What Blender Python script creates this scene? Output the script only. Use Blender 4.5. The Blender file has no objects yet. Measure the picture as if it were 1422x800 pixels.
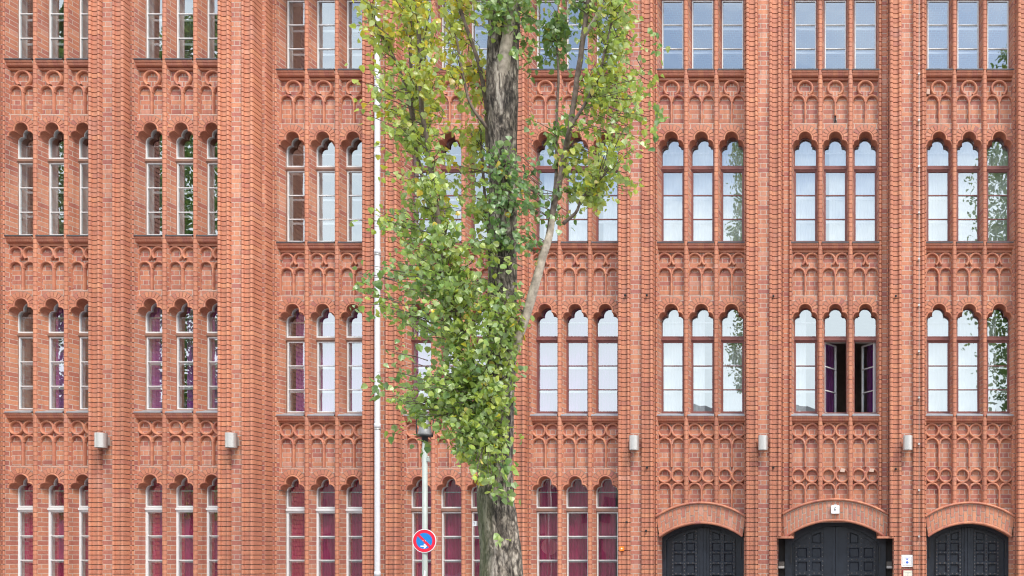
import bpy, bmesh, math, random
from mathutils import Vector, Matrix, noise
R = math.radians
random.seed(7)
S = 66.0            # façade pixels per metre on the pier-front plane (y = 0)
CAMD = 20.0         # camera distance from that plane
EYE = 1.6

# ------------------------------------------------------------------ camera, sky, sun, exposure
scene = bpy.context.scene
cam_d = bpy.data.cameras.new('camera')
cam = bpy.data.objects.new('camera', cam_d)
scene.collection.objects.link(cam)
cam.location = (0, -CAMD, EYE)
cam.rotation_euler = (R(90), 0, 0)
cam_d.sensor_width = 36
cam_d.lens = 36 * S * CAMD / 1422
cam_d.shift_x = (711 - 1160) / 1422
cam_d.shift_y = (777 - 400) / 1422
cam_d.clip_end = 800
scene.camera = cam

SUN_EL, SUN_AZ = 52, 38     # azimuth: degrees to the right of straight behind the camera
world = bpy.data.worlds.new('World')
scene.world = world
world.use_nodes = True
wn = world.node_tree.nodes
wl = world.node_tree.links
bg = wn['Background']
sky = wn.new('ShaderNodeTexSky')
sky.sky_type = 'NISHITA'
sky.sun_disc = False
sky.sun_elevation = R(SUN_EL)
sky.sun_rotation = R(180 - SUN_AZ)
sky.air_density = 1.0
sky.dust_density = 1.2
# thin broken cloud over the blue, thickest towards the horizon
wtc = wn.new('ShaderNodeTexCoord'); wmp = wn.new('ShaderNodeMapping'); wmp.inputs['Scale'].default_value = (1, 1, 2.6)
wns = wn.new('ShaderNodeTexNoise'); wns.inputs['Scale'].default_value = 2.3; wns.inputs['Detail'].default_value = 7; wns.inputs['Roughness'].default_value = 0.55
wl.new(wtc.outputs['Generated'], wmp.inputs['Vector']); wl.new(wmp.outputs['Vector'], wns.inputs['Vector'])
wsp = wn.new('ShaderNodeSeparateXYZ'); wl.new(wtc.outputs['Generated'], wsp.inputs[0])
wh = wn.new('ShaderNodeMapRange'); wl.new(wsp.outputs['Z'], wh.inputs[0])
wh.inputs[1].default_value = 0.16; wh.inputs[2].default_value = 0.46; wh.inputs[3].default_value = 0.42; wh.inputs[4].default_value = 0.0
wad = wn.new('ShaderNodeMath'); wad.operation = 'ADD'; wl.new(wns.outputs['Fac'], wad.inputs[0]); wl.new(wh.outputs[0], wad.inputs[1])
wrm = wn.new('ShaderNodeMapRange'); wl.new(wad.outputs[0], wrm.inputs[0])
wrm.inputs[1].default_value = 0.42; wrm.inputs[2].default_value = 0.72; wrm.inputs[3].default_value = 0.12; wrm.inputs[4].default_value = 0.9
wmx = wn.new('ShaderNodeMixRGB'); wl.new(wrm.outputs[0], wmx.inputs['Fac'])
wmx.inputs['Color2'].default_value = (8.2, 8.4, 8.5, 1)
wl.new(sky.outputs['Color'], wmx.inputs['Color1']); wl.new(wmx.outputs['Color'], bg.inputs['Color'])
bg.inputs['Strength'].default_value = 0.15
sun_d = bpy.data.lights.new('sun', 'SUN')
sun_d.energy = 1.6
sun_d.angle = R(15)
sun_d.color = (1.0, 0.93, 0.83)
sun = bpy.data.objects.new('sun', sun_d)
scene.collection.objects.link(sun)
sv = Vector((math.sin(R(SUN_AZ)) * math.cos(R(SUN_EL)), -math.cos(R(SUN_AZ)) * math.cos(R(SUN_EL)), math.sin(R(SUN_EL))))
sun.rotation_euler = sv.to_track_quat('Z', 'Y').to_euler()
sun.location = (10, -20, 30)
scene.view_settings.view_transform = 'Standard'
scene.view_settings.look = 'None'
scene.view_settings.exposure = 1.20
scene.view_settings.gamma = 1.0
scene.render.engine = 'CYCLES'
scene.cycles.max_bounces = 8
scene.cycles.filter_width = 1.15
scene.cycles.transparent_max_bounces = 16

# ------------------------------------------------------------------ helpers
def X(u): return u / S
def Z(v): return EYE + v / S

class MB:
    """collects faces: verts, per-corner uv, material slot, tint"""
    def __init__(self):
        self.v = []; self.f = []; self.uv = []; self.m = []; self.t = []; self.s = []
    def face(self, pts, uv=None, m=0, t=0.5, smooth=False):
        n = len(self.v)
        pts = [tuple(p) for p in pts]
        self.v += pts
        self.f.append(list(range(n, n + len(pts))))
        if uv is None:
            a = Vector(pts[0]); nrm = Vector((0, 0, 0))
            for i in range(1, len(pts) - 1):
                nrm += (Vector(pts[i]) - a).cross(Vector(pts[i + 1]) - a)
            if abs(nrm.z) > 0.9 * nrm.length:
                uv = [(p[0], p[1]) for p in pts]
            else:
                tg = Vector((-nrm.y, nrm.x, 0))
                tg = tg.normalized() if tg.length > 1e-9 else Vector((1, 0, 0))
                uv = [(Vector(p).dot(tg), p[2] - EYE) for p in pts]
        self.uv.append(uv); self.m.append(m); self.t.append(t); self.s.append(smooth)
    def box(self, x0, x1, y0, y1, z0, z1, m=0, t=0.5, sides='xXyYzZ'):
        if 'y' in sides: self.face([(x0,y0,z0),(x1,y0,z0),(x1,y0,z1),(x0,y0,z1)], m=m, t=t)
        if 'Y' in sides: self.face([(x1,y1,z0),(x0,y1,z0),(x0,y1,z1),(x1,y1,z1)], m=m, t=t)
        if 'x' in sides: self.face([(x0,y1,z0),(x0,y0,z0),(x0,y0,z1),(x0,y1,z1)], m=m, t=t)
        if 'X' in sides: self.face([(x1,y0,z0),(x1,y1,z0),(x1,y1,z1),(x1,y0,z1)], m=m, t=t)
        if 'z' in sides: self.face([(x0,y1,z0),(x1,y1,z0),(x1,y0,z0),(x0,y0,z0)], m=m, t=t)
        if 'Z' in sides: self.face([(x0,y0,z1),(x1,y0,z1),(x1,y1,z1),(x0,y1,z1)], m=m, t=t)
    def bbox(self, u0, u1, d0, d1, v0, v1, **k):      # façade units
        self.box(X(u0), X(u1), d0, d1, Z(v0), Z(v1), **k)
    def tube(self, path, radii, n=8, m=0, t=0.5, cap=True):
        rings = []
        for i, p in enumerate(path):
            p = Vector(p)
            a = Vector(path[max(i - 1, 0)]); b = Vector(path[min(i + 1, len(path) - 1)])
            d = (b - a).normalized()
            up = Vector((0, 1, 0)) if abs(d.y) < 0.9 else Vector((1, 0, 0))
            sx = d.cross(up).normalized(); sy = d.cross(sx).normalized()
            r = radii[i] if isinstance(radii, (list, tuple)) else radii
            rings.append([p + (sx * math.cos(2*math.pi*k/n) + sy * math.sin(2*math.pi*k/n)) * r for k in range(n)])
        for i in range(len(rings) - 1):
            for k in range(n):
                k2 = (k + 1) % n
                self.face([rings[i][k], rings[i][k2], rings[i+1][k2], rings[i+1][k]],
                          uv=[(k/n, i), ((k+1)/n, i), ((k+1)/n, i+1), (k/n, i+1)], m=m, t=t, smooth=True)
        if cap:
            self.face(rings[0][::-1], m=m, t=t); self.face(rings[-1], m=m, t=t)
    def lathe(self, prof, c, n=20, m=0, axis='z'):
        cx, cy, cz = c
        rings = []
        for r, h in prof:
            if axis == 'z': rings.append([(cx + r*math.cos(2*math.pi*k/n), cy + r*math.sin(2*math.pi*k/n), cz + h) for k in range(n)])
            else: rings.append([(cx + r*math.cos(2*math.pi*k/n), cy - h, cz + r*math.sin(2*math.pi*k/n)) for k in range(n)])
        for i in range(len(rings) - 1):
            for k in range(n):
                k2 = (k + 1) % n
                self.face([rings[i][k], rings[i][k2], rings[i+1][k2], rings[i+1][k]], m=m, smooth=True)
        self.face(rings[0][::-1], m=m); self.face(rings[-1], m=m)
    def mesh(self, name, mats, weld=0.0):
        me = bpy.data.meshes.new(name)
        me.from_pydata(self.v, [], self.f)
        ul = me.uv_layers.new(name='UVMap')
        flat = [c for uv in self.uv for p in uv for c in p]
        ul.data.foreach_set('uv', flat)
        at = me.attributes.new('tint', 'FLOAT', 'FACE')
        at.data.foreach_set('value', self.t)
        me.polygons.foreach_set('material_index', self.m)
        me.polygons.foreach_set('use_smooth', self.s)
        for m in (mats if isinstance(mats, (list, tuple)) else [mats]): me.materials.append(m)
        if weld or any(self.s):
            bm = bmesh.new(); bm.from_mesh(me)
            bmesh.ops.remove_doubles(bm, verts=bm.verts, dist=weld or 1e-5)
            bm.to_mesh(me); bm.free()
        me.update()
        return me
    def build(self, name, mats, parent=None, weld=0.0, loc=None):
        return put(name, self.mesh(name, mats, weld), parent, loc)

def put(name, me, parent=None, loc=None):
    o = bpy.data.objects.new(name, me)
    scene.collection.objects.link(o)
    if parent: o.parent = parent
    if loc: o.location = loc
    return o
def tag(o, label=None, cat=None, group=None, kind=None):
    if label: o['label'] = label
    if cat: o['category'] = cat
    if group: o['group'] = group
    if kind: o['kind'] = kind
    return o
def empty(name, loc, label, cat, group=None):
    o = bpy.data.objects.new(name, None)
    scene.collection.objects.link(o); o.location = loc
    o.empty_display_size = 0.2
    return tag(o, label, cat, group)

# ------------------------------------------------------------------ materials
def mat(name):
    m = bpy.data.materials.new(name); m.use_nodes = True
    nt = m.node_tree
    return m, nt.nodes, nt.links, nt.nodes['Principled BSDF']
def N(nodes, kind, **k):
    n = nodes.new(kind)
    for a, b in k.items(): setattr(n, a, b)
    return n
def ramp(nodes, stops, interp='LINEAR'):
    r = nodes.new('ShaderNodeValToRGB'); r.color_ramp.interpolation = interp
    e = r.color_ramp.elements
    while len(e) < len(stops): e.new(0.5)
    for el, (p, c) in zip(e, stops):
        el.position = p; el.color = (c[0], c[1], c[2], 1)
    return r
BRICK_STOPS = [(0.0, (0.350, 0.124, 0.100)), (0.14, (0.400, 0.146, 0.102)), (0.40, (0.450, 0.176, 0.110)),
               (0.65, (0.495, 0.200, 0.117)), (0.85, (0.545, 0.236, 0.132)), (1.0, (0.525, 0.255, 0.182))]
MORTAR = (0.52, 0.43, 0.36)
ROW = 6.5 / S
def plain(name, col, rough=0.6, metal=0.0, var=0.12, scale=6.0, bump=0.0):
    m, n, l, b = mat(name)
    tc = N(n, 'ShaderNodeTexCoord'); ns = N(n, 'ShaderNodeTexNoise'); ns.inputs['Scale'].default_value = scale
    ns.inputs['Detail'].default_value = 6
    l.new(tc.outputs['Object'], ns.inputs['Vector'])
    r = ramp(n, [(0.3, [c*(1-var) for c in col]), (0.7, [min(1, c*(1+var)) for c in col])])
    l.new(ns.outputs['Fac'], r.inputs['Fac']); l.new(r.outputs['Color'], b.inputs['Base Color'])
    b.inputs['Roughness'].default_value = rough; b.inputs['Metallic'].default_value = metal
    if bump:
        bp = N(n, 'ShaderNodeBump'); bp.inputs['Strength'].default_value = bump; bp.inputs['Distance'].default_value = 0.01
        l.new(ns.outputs['Fac'], bp.inputs['Height']); l.new(bp.outputs['Normal'], b.inputs['Normal'])
    return m
def weathering(n, l, color_socket):
    """large soft tone drift, soot streaks and fine grain over a brick colour"""
    tc = N(n, 'ShaderNodeTexCoord')
    n1 = N(n, 'ShaderNodeTexNoise'); n1.inputs['Scale'].default_value = 0.45; n1.inputs['Detail'].default_value = 5
    mp = N(n, 'ShaderNodeMapping'); mp.inputs['Scale'].default_value = (1.0, 1.0, 0.35)
    l.new(tc.outputs['Object'], mp.inputs['Vector']); l.new(mp.outputs['Vector'], n1.inputs['Vector'])
    r1 = ramp(n, [(0.3, (0.86, 0.84, 0.86)), (0.7, (1.08, 1.08, 1.06))])
    l.new(n1.outputs['Fac'], r1.inputs['Fac'])
    n2 = N(n, 'ShaderNodeTexNoise'); n2.inputs['Scale'].default_value = 26; n2.inputs['Detail'].default_value = 8
    n2.inputs['Roughness'].default_value = 0.7
    l.new(tc.outputs['Object'], n2.inputs['Vector'])
    r2 = ramp(n, [(0.25, (0.72, 0.70, 0.72)), (0.5, (1, 1, 1)), (0.8, (1.16, 1.18, 1.2))])
    l.new(n2.outputs['Fac'], r2.inputs['Fac'])
    a = N(n, 'ShaderNodeMixRGB', blend_type='MULTIPLY'); a.inputs['Fac'].default_value = 1
    l.new(color_socket, a.inputs['Color1']); l.new(r1.outputs['Color'], a.inputs['Color2'])
    c = N(n, 'ShaderNodeMixRGB', blend_type='MULTIPLY'); c.inputs['Fac'].default_value = 0.8
    l.new(a.outputs['Color'], c.inputs['Color1']); l.new(r2.outputs['Color'], c.inputs['Color2'])
    n4 = N(n, 'ShaderNodeTexNoise'); n4.inputs['Scale'].default_value = 3.2; n4.inputs['Detail'].default_value = 8; n4.inputs['Roughness'].default_value = 0.62
    mp4 = N(n, 'ShaderNodeMapping'); mp4.inputs['Scale'].default_value = (1.6, 1.6, 0.10); mp4.inputs['Location'].default_value = (7, 3, 1)
    l.new(tc.outputs['Object'], mp4.inputs['Vector']); l.new(mp4.outputs['Vector'], n4.inputs['Vector'])
    r4 = ramp(n, [(0.34, (0.76, 0.73, 0.73)), (0.50, (1, 1, 1)), (0.68, (1.07, 1.07, 1.06))])
    l.new(n4.outputs['Fac'], r4.inputs['Fac'])
    c4 = N(n, 'ShaderNodeMixRGB', blend_type='MULTIPLY'); c4.inputs['Fac'].default_value = 0.85
    l.new(c.outputs['Color'], c4.inputs['Color1']); l.new(r4.outputs['Color'], c4.inputs['Color2']); c = c4
    # pale lime bloom in patches
    n3 = N(n, 'ShaderNodeTexNoise'); n3.inputs['Scale'].default_value = 1.7; n3.inputs['Detail'].default_value = 9
    l.new(tc.outputs['Object'], n3.inputs['Vector'])
    r3 = ramp(n, [(0.58, (0, 0, 0)), (0.78, (0.35, 0.35, 0.35))])
    l.new(n3.outputs['Fac'], r3.inputs['Fac'])
    d = N(n, 'ShaderNodeMixRGB'); d.inputs['Color2'].default_value = (0.50, 0.30, 0.25, 1)
    l.new(r3.outputs['Color'], d.inputs['Fac']); l.new(c.outputs['Color'], d.inputs['Color1'])
    return d.outputs['Color'], n2.outputs['Fac']
def brickwork(name, width=0.235, squash=0.5, mort=0.0072, row=ROW):
    m, n, l, b = mat(name)
    uv = N(n, 'ShaderNodeUVMap')
    br = N(n, 'ShaderNodeTexBrick'); br.offset = 0.5; br.offset_frequency = 2; br.squash = squash; br.squash_frequency = 2
    br.inputs['Scale'].default_value = 1; br.inputs['Brick Width'].default_value = width
    br.inputs['Row Height'].default_value = row; br.inputs['Mortar Size'].default_value = mort
    br.inputs['Mortar Smooth'].default_value = 0.25
    br.inputs['Color1'].default_value = (0, 0, 0, 1); br.inputs['Color2'].default_value = (1, 1, 1, 1)
    l.new(uv.outputs['UV'], br.inputs['Vector'])
    r = ramp(n, BRICK_STOPS); l.new(br.outputs['Color'], r.inputs['Fac'])
    mx = N(n, 'ShaderNodeMixRGB'); l.new(br.outputs['Fac'], mx.inputs['Fac'])
    l.new(r.outputs['Color'], mx.inputs['Color1']); mx.inputs['Color2'].default_value = (*MORTAR, 1)
    col, fine = weathering(n, l, mx.outputs['Color'])
    l.new(col, b.inputs['Base Color']); b.inputs['Roughness'].default_value = 0.75
    inv = N(n, 'ShaderNodeMath', operation='MULTIPLY_ADD'); inv.inputs[1].default_value = -1.0; inv.inputs[2].default_value = 1
    l.new(br.outputs['Fac'], inv.inputs[0])
    ad = N(n, 'ShaderNodeMath', operation='MULTIPLY_ADD'); ad.inputs[1].default_value = 0.4
    l.new(fine, ad.inputs[0]); l.new(inv.outputs[0], ad.inputs[2])
    bp = N(n, 'ShaderNodeBump'); bp.inputs['Strength'].default_value = 0.6; bp.inputs['Distance'].default_value = 0.008
    l.new(ad.outputs[0], bp.inputs['Height']); l.new(bp.outputs['Normal'], b.inputs['Normal'])
    return m
def moulded(name):
    m, n, l, b = mat(name)
    at = N(n, 'ShaderNodeAttribute'); at.attribute_name = 'tint'
    r = ramp(n, BRICK_STOPS); l.new(at.outputs['Fac'], r.inputs['Fac'])
    col, fine = weathering(n, l, r.outputs['Color'])
    l.new(col, b.inputs['Base Color']); b.inputs['Roughness'].default_value = 0.7
    bp = N(n, 'ShaderNodeBump'); bp.inputs['Strength'].default_value = 0.4; bp.inputs['Distance'].default_value = 0.006
    l.new(fine, bp.inputs['Height']); l.new(bp.outputs['Normal'], b.inputs['Normal'])
    return m
def glassy(name, base_fac, tint=(0.86, 0.9, 0.92)):
    m, n, l, b = mat(name); n.remove(b)
    out = n['Material Output']
    tr = N(n, 'ShaderNodeBsdfTransparent'); tr.inputs['Color'].default_value = (*tint, 1)
    gl = N(n, 'ShaderNodeBsdfGlossy'); gl.inputs['Roughness'].default_value = 0.0
    gl.inputs['Color'].default_value = (0.87, 0.96, 1, 1)
    tc = N(n, 'ShaderNodeTexCoord'); ns = N(n, 'ShaderNodeTexNoise'); ns.inputs['Scale'].default_value = 2.2; ns.inputs['Detail'].default_value = 1
    l.new(tc.outputs['Object'], ns.inputs['Vector'])
    bp = N(n, 'ShaderNodeBump'); bp.inputs['Strength'].default_value = 0.10; bp.inputs['Distance'].default_value = 0.02
    l.new(ns.outputs['Fac'], bp.inputs['Height']); l.new(bp.outputs['Normal'], gl.inputs['Normal'])
    lw = N(n, 'ShaderNodeLayerWeight'); lw.inputs['Blend'].default_value = 0.5
    ma = N(n, 'ShaderNodeMath', operation='MULTIPLY_ADD'); ma.inputs[1].default_value = 0.25; ma.inputs[2].default_value = base_fac
    l.new(lw.outputs['Fresnel'], ma.inputs[0])
    mx = N(n, 'ShaderNodeMixShader'); l.new(ma.outputs[0], mx.inputs['Fac'])
    l.new(tr.outputs[0], mx.inputs[1]); l.new(gl.outputs[0], mx.inputs[2]); l.new(mx.outputs[0], out.inputs['Surface'])
    return m
def paint(name, col, wear=(0.35, 0.25, 0.2), amount=0.5, rough=0.5):
    m, n, l, b = mat(name)
    tc = N(n, 'ShaderNodeTexCoord'); ns = N(n, 'ShaderNodeTexNoise'); ns.inputs['Scale'].default_value = 9; ns.inputs['Detail'].default_value = 10
    ns.inputs['Roughness'].default_value = 0.75
    mp = N(n, 'ShaderNodeMapping'); mp.inputs['Scale'].default_value = (1, 1, 0.4)
    l.new(tc.outputs['Object'], mp.inputs['Vector']); l.new(mp.outputs['Vector'], ns.inputs['Vector'])
    r = ramp(n, [(0.0, col), (0.56, col), (0.70, [c*(1-amount)+w*amount for c, w in zip(col, wear)]), (1.0, wear)])
    l.new(ns.outputs['Fac'], r.inputs['Fac']); l.new(r.outputs['Color'], b.inputs['Base Color'])
    b.inputs['Roughness'].default_value = rough
    return m

M_BRICK = brickwork('brickwork')
M_JAMB = brickwork('jamb brickwork', width=0.30, squash=0.6)
M_MOULD = moulded('moulded brick')
M_MORTAR = plain('mortar', (0.25, 0.18, 0.145), 0.9, var=0.25, scale=20)
M_MORTARL = plain('pale mortar', MORTAR, 0.9, var=0.15, scale=20)
M_SILL = plain('zinc sill', (0.42, 0.43, 0.46), 0.45, 0.6, var=0.15)
M_SILLD = plain('dark sill', (0.10, 0.10, 0.11), 0.5, 0.4, var=0.2)
M_WHITE = paint('white window paint', (0.66, 0.67, 0.67), amount=0.35)
M_BROWN = paint('red brown window paint', (0.20, 0.065, 0.055), (0.36, 0.26, 0.22), 0.6)
M_TAN = paint('weathered brown window paint', (0.26, 0.15, 0.11), (0.42, 0.36, 0.31), 0.7)
M_GLASS = glassy('window glass', 0.26)
M_INT = plain('interior plaster', (0.62, 0.50, 0.45), 0.9, var=0.1)
M_INTW = plain('interior white board', (0.62, 0.62, 0.62), 0.6, var=0.06)
M_INTD = plain('interior floor', (0.20, 0.18, 0.17), 0.9)
def cloth(name, col):
    m, n, l, b = mat(name)
    b.inputs['Base Color'].default_value = (*col, 1); b.inputs['Roughness'].default_value = 0.9
    b.inputs['Sheen Weight'].default_value = 0.2
    return m
M_MAROON = cloth('maroon curtain cloth', (0.62, 0.025, 0.16))
M_PURPLE = cloth('purple curtain cloth', (0.36, 0.07, 0.36))
M_DARKC = cloth('dark brown curtain cloth', (0.10, 0.045, 0.055))
M_NET = cloth('white net curtain cloth', (0.64, 0.65, 0.65))
M_DOOR = plain('blue black door paint', (0.016, 0.021, 0.031), 0.35, var=0.25, scale=14)
M_STUD = plain('iron stud', (0.16, 0.16, 0.165), 0.35, 0.6)
M_BLACK = plain('black void shade', (0.006, 0.006, 0.007), 0.6)  # near black that stands in for shade in the recess and hole
M_STEEL = plain('brushed steel', (0.50, 0.49, 0.47), 0.42, 0.45, var=0.06, scale=30)
M_HEAD = plain('dull lamp metal', (0.24, 0.24, 0.235), 0.45, 0.5)
M_PIPE = paint('white painted pipe', (0.57, 0.58, 0.61), (0.42, 0.40, 0.38), 0.5, 0.4)
M_POLE = plain('grey green pole paint', (0.36, 0.40, 0.37), 0.45, var=0.08)
M_IRON = plain('black iron', (0.02, 0.02, 0.022), 0.5)
M_SIGNW = plain('white enamel', (0.80, 0.80, 0.80), 0.35, var=0.03)
M_SIGNR = plain('red sign film', (0.72, 0.012, 0.045), 0.4, var=0.03)
M_SIGNB = plain('blue sign film', (0.004, 0.21, 0.60), 0.4, var=0.03)
M_INK = plain('dark ink', (0.03, 0.03, 0.04), 0.5)
M_GREY = plain('grey print', (0.45, 0.45, 0.46), 0.5)
M_ORANGE = plain('orange plastic', (0.85, 0.22, 0.02), 0.35)
M_EMB = plain('emblem blue', (0.05, 0.13, 0.55), 0.4)
M_CREAM = plain('cream notice', (0.68, 0.66, 0.55), 0.5)
M_PATCH = plain('pale plaster patch', (0.58, 0.42, 0.34), 0.9)

# ------------------------------------------------------------------ ground
def sheet(name, x0, x1, y0, y1, z, m):
    b = MB(); b.face([(x0,y0,z),(x1,y0,z),(x1,y1,z),(x0,y1,z)])
    return tag(b.build(name, m), kind='structure')
M_ASPH = plain('asphalt', (0.055, 0.055, 0.057), 0.85, var=0.3, scale=40, bump=0.3)
M_PAVE = brickwork('granite paving', 0.5, 1.0, 0.006, 0.5)
pv = M_PAVE.node_tree.nodes
for nd in pv:
    if nd.type == 'VALTORGB' and len(nd.color_ramp.elements) == 6:
        for e, c in zip(nd.color_ramp.elements, (.20, .23, .25, .27, .30, .33)): e.color = (c, c*.98, c*.94, 1)
M_EARTH = plain('earth', (0.10, 0.085, 0.06), 0.95, var=0.3, scale=3)
sheet('ground', -400, 400, -400, 400, -0.16, M_EARTH)
sheet('road', -120, 120, -10.6, -4.4, -0.12, M_ASPH)
sheet('road', -120, 120, -35, -27, -0.12, M_ASPH)
def slab(name, x0, x1, y0, y1):
    b = MB(); b.box(x0, x1, y0, y1, -0.15, 0.0)
    return tag(b.build(name, M_PAVE), kind='structure')
slab('pavement', -120, 120, -4.2, 8)
slab('pavement', -120, 120, -26.8, -10.8)
slab('pavement', -120, 120, -44, -35.2)
for y0 in (-4.4, -10.8, -27.0, -35.2):
    b = MB(); b.box(-120, 120, y0, y0 + 0.2 if y0 != -10.8 else y0 + 0.2, -0.15, 0.004)
    tag(b.build('kerb', plain('granite kerb', (0.32, 0.31, 0.30), 0.8, var=0.2, scale=12)), kind='structure')

# ------------------------------------------------------------------ the façade
BLD = empty('brick_building', (X(-400), 0, 0), 'red brick building front with arched window triplets, tracery and dark gates', 'building')
INV = Matrix.Translation(-BLD.location)
def part(mb, name, mats, parent=None, **k):
    o = mb.build(name, mats, parent or BLD, **k)
    if parent is None: o.matrix_parent_inverse = INV
    return o
def pput(name, me, u, d, v):
    o = put(name, me, BLD); o.matrix_parent_inverse = INV
    o.location = (X(u), d, v / S)
    return o

BAYS = [(-1082, -0.417), (-903.7, -0.417), (-723, 0), (-545, 0), (-367, 0), (-189, 0), (0, 0), (189, 0)]
SILLS = [689, 446, 203, -40]      # rows one (top) to four
VTOP, VBOT = 872, -106
VB0 = math.floor(VBOT / 6.5) * 6.5
PIT = 42.6

def stack(mb, prof, dz, v0, v1, u0=0.0, flip=False, joint=1.05, seed=0):
    """a run of moulded brick courses. prof: list of (u, d, kind); kind of the segment that STARTS there:
       'm' moulded brick with raked joints, 'b' flush brickwork, 'j' jamb brickwork"""
    rnd = random.Random(seed)
    pts = [(-p[0] if flip else p[0], p[1], p[2]) for p in prof]
    if flip: pts = pts[::-1]; kinds = [pts[i + 1][2] for i in range(len(pts) - 1)]
    else: kinds = [p[2] for p in pts[:-1]]
    P = [(X(u0 + a), d + dz) for a, d, _ in pts]
    # normals for raked joints
    ins = []
    for i in range(len(P)):
        a = Vector(P[max(i-1, 0)]); c = Vector(P[min(i+1, len(P)-1)])
        t = (c - a); t = t.normalized() if t.length > 0 else Vector((1, 0))
        nn = Vector((-t.y, t.x))          # pointing into the wall for left-to-right outlines
        ins.append(Vector(P[i]) + nn * 0.022)
    L = [0]
    for i in range(1, len(P)): L.append(L[-1] + (Vector(P[i]) - Vector(P[i-1])).length)
    # flush segments: one tall quad each
    i = 0
    while i < len(kinds):
        if kinds[i] in 'bj':
            cx = (P[i][0] + P[i+1][0]) / 2
            u_a, u_b = L[i] - L[i], L[i+1] - L[i]
            off = 0.1175 - (u_b - u_a) / 2 if kinds[i] == 'b' else 0
            mb.face([(*P[i], Z(v0)), (*P[i+1], Z(v0)), (*P[i+1], Z(v1)), (*P[i], Z(v1))],
                    uv=[(u_a+off, v0/S), (u_b+off, v0/S), (u_b+off, v1/S), (u_a+off, v1/S)], m=2 if kinds[i] == 'b' else 3)
        i += 1
    # moulded groups
    groups = []; cur = []
    for i, k in enumerate(kinds + ['x']):
        if k == 'm': cur.append(i)
        elif cur: groups.append(cur); cur = []
    k0 = math.ceil(v0 / 6.5 - 1e-6); nrow = 0
    v = v0
    rows = []
    while v < v1 - 0.01:
        nv = min((math.floor(v / 6.5 + 1e-6) + 1) * 6.5, v1)
        rows.append((v, nv)); v = nv
    for ri, (va, vb) in enumerate(rows):
        z0, z1, z2 = Z(va), Z(max(vb - joint, va + 0.1)), Z(vb)
        for g in groups:
            mid = len(g) // 2
            tl = min(max(rnd.gauss(0.57, 0.13), 0.25), 1)
            tr = min(max(rnd.gauss(0.57, 0.13), 0.25), 1)
            jx = rnd.uniform(-0.002, 0.002)
            for i in g:
                t = tl if (ri % 2 == 0 or g.index(i) < mid) else tr
                a, c = P[i], P[i+1]; a2, c2 = ins[i], ins[i+1]
                a = (a[0], a[1] + jx); c = (c[0], c[1] + jx)
                mb.face([(*a, z0), (*c, z0), (*c, z1), (*a, z1)], m=0, t=t)
                mb.face([(*a, z1), (*c, z1), (c2[0], c2[1], z1), (a2[0], a2[1], z1)], m=0, t=t)
                mb.face([(a2[0], a2[1], z1), (c2[0], c2[1], z1), (c2[0], c2[1], z2), (a2[0], a2[1], z2)], m=1)
                mb.face([(a2[0], a2[1], z2), (c2[0], c2[1], z2), (*c, z2), (*a, z2)], m=0, t=t)

SHAFT = [(7.6, 0.085, 'm'), (8.0, 0.040, 'm'), (8.6, 0.012, 'm'), (10.0, 0.0, 'm'), (11.6, 0.012, 'm'), (12.3, 0.052, 'm'),
         (16.0, 0.056, 'm'), (19.6, 0.052, 'm'), (20.3, 0.012, 'm'), (22.0, 0.0, 'm'), (23.6, 0.012, 'm'), (24.3, 0.040, 'm'),
         (24.3, 0.12, 'm'), (24.3, 0.205, 'b')]
GROOVE = [(23.0, 0.207, 'b'), (23.0, 0.238, 'b')]
JAMB = [(25.2, 0.24, 'm'), (25.5, 0.225, 'm'), (26.4, 0.218, 'm'), (27.3, 0.228, 'm'), (27.7, 0.25, 'j'), (30.4, 0.52, 'j'), (30.4, 0.62, 'x')]
NORMAL = SHAFT + GROOVE + JAMB
WIDE = SHAFT + GROOVE + [(25.6, 0.24, 'm'), (26.0, 0.215, 'm'), (27.2, 0.215, 'm'), (27.6, 0.24, 'm'), (27.6, 0.285, 'b'), (34.5, 0.285, 'b')] + \
       [(34.6, 0.29, 'm'), (35.2, 0.24, 'm'), (36.4, 0.225, 'm'), (38.0, 0.228, 'm'), (38.6, 0.25, 'j'), (41.4, 0.52, 'j'), (41.4, 0.62, 'x')]
LOWER = SHAFT[:6] + [(15.2, 0.056, 'm'), (18.4, 0.056, 'j'), (18.4, 0.75, 'x')]
CORNER = SHAFT[:-1] + [(24.3, 0.205, 'm'), (24.3, 0.33, 'b'), (22.9, 0.335, 'b'), (22.9, 0.372, 'b'), (26.0, 0.375, 'm'), (26.9, 0.39, 'm'), (27.2, 0.42, 'm'),
        (27.2, 0.52, 'm'), (27.2, 0.63, 'b'), (25.9, 0.635, 'b'), (25.9, 0.66, 'b')] + \
        [(31.0-2, 0.665, 'm'), (31.3-2, 0.642, 'm'), (32.2-2, 0.635, 'm'), (33.1-2, 0.645, 'm'), (33.5-2, 0.667, 'j'), (36.2-2, 0.937, 'j'), (36.2-2, 1.03, 'x')]
def half(mb, prof, u0, dz, v0, v1, flip, seed):
    stack(mb, prof, dz, v0, v1, u0, flip, seed=seed)
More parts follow.
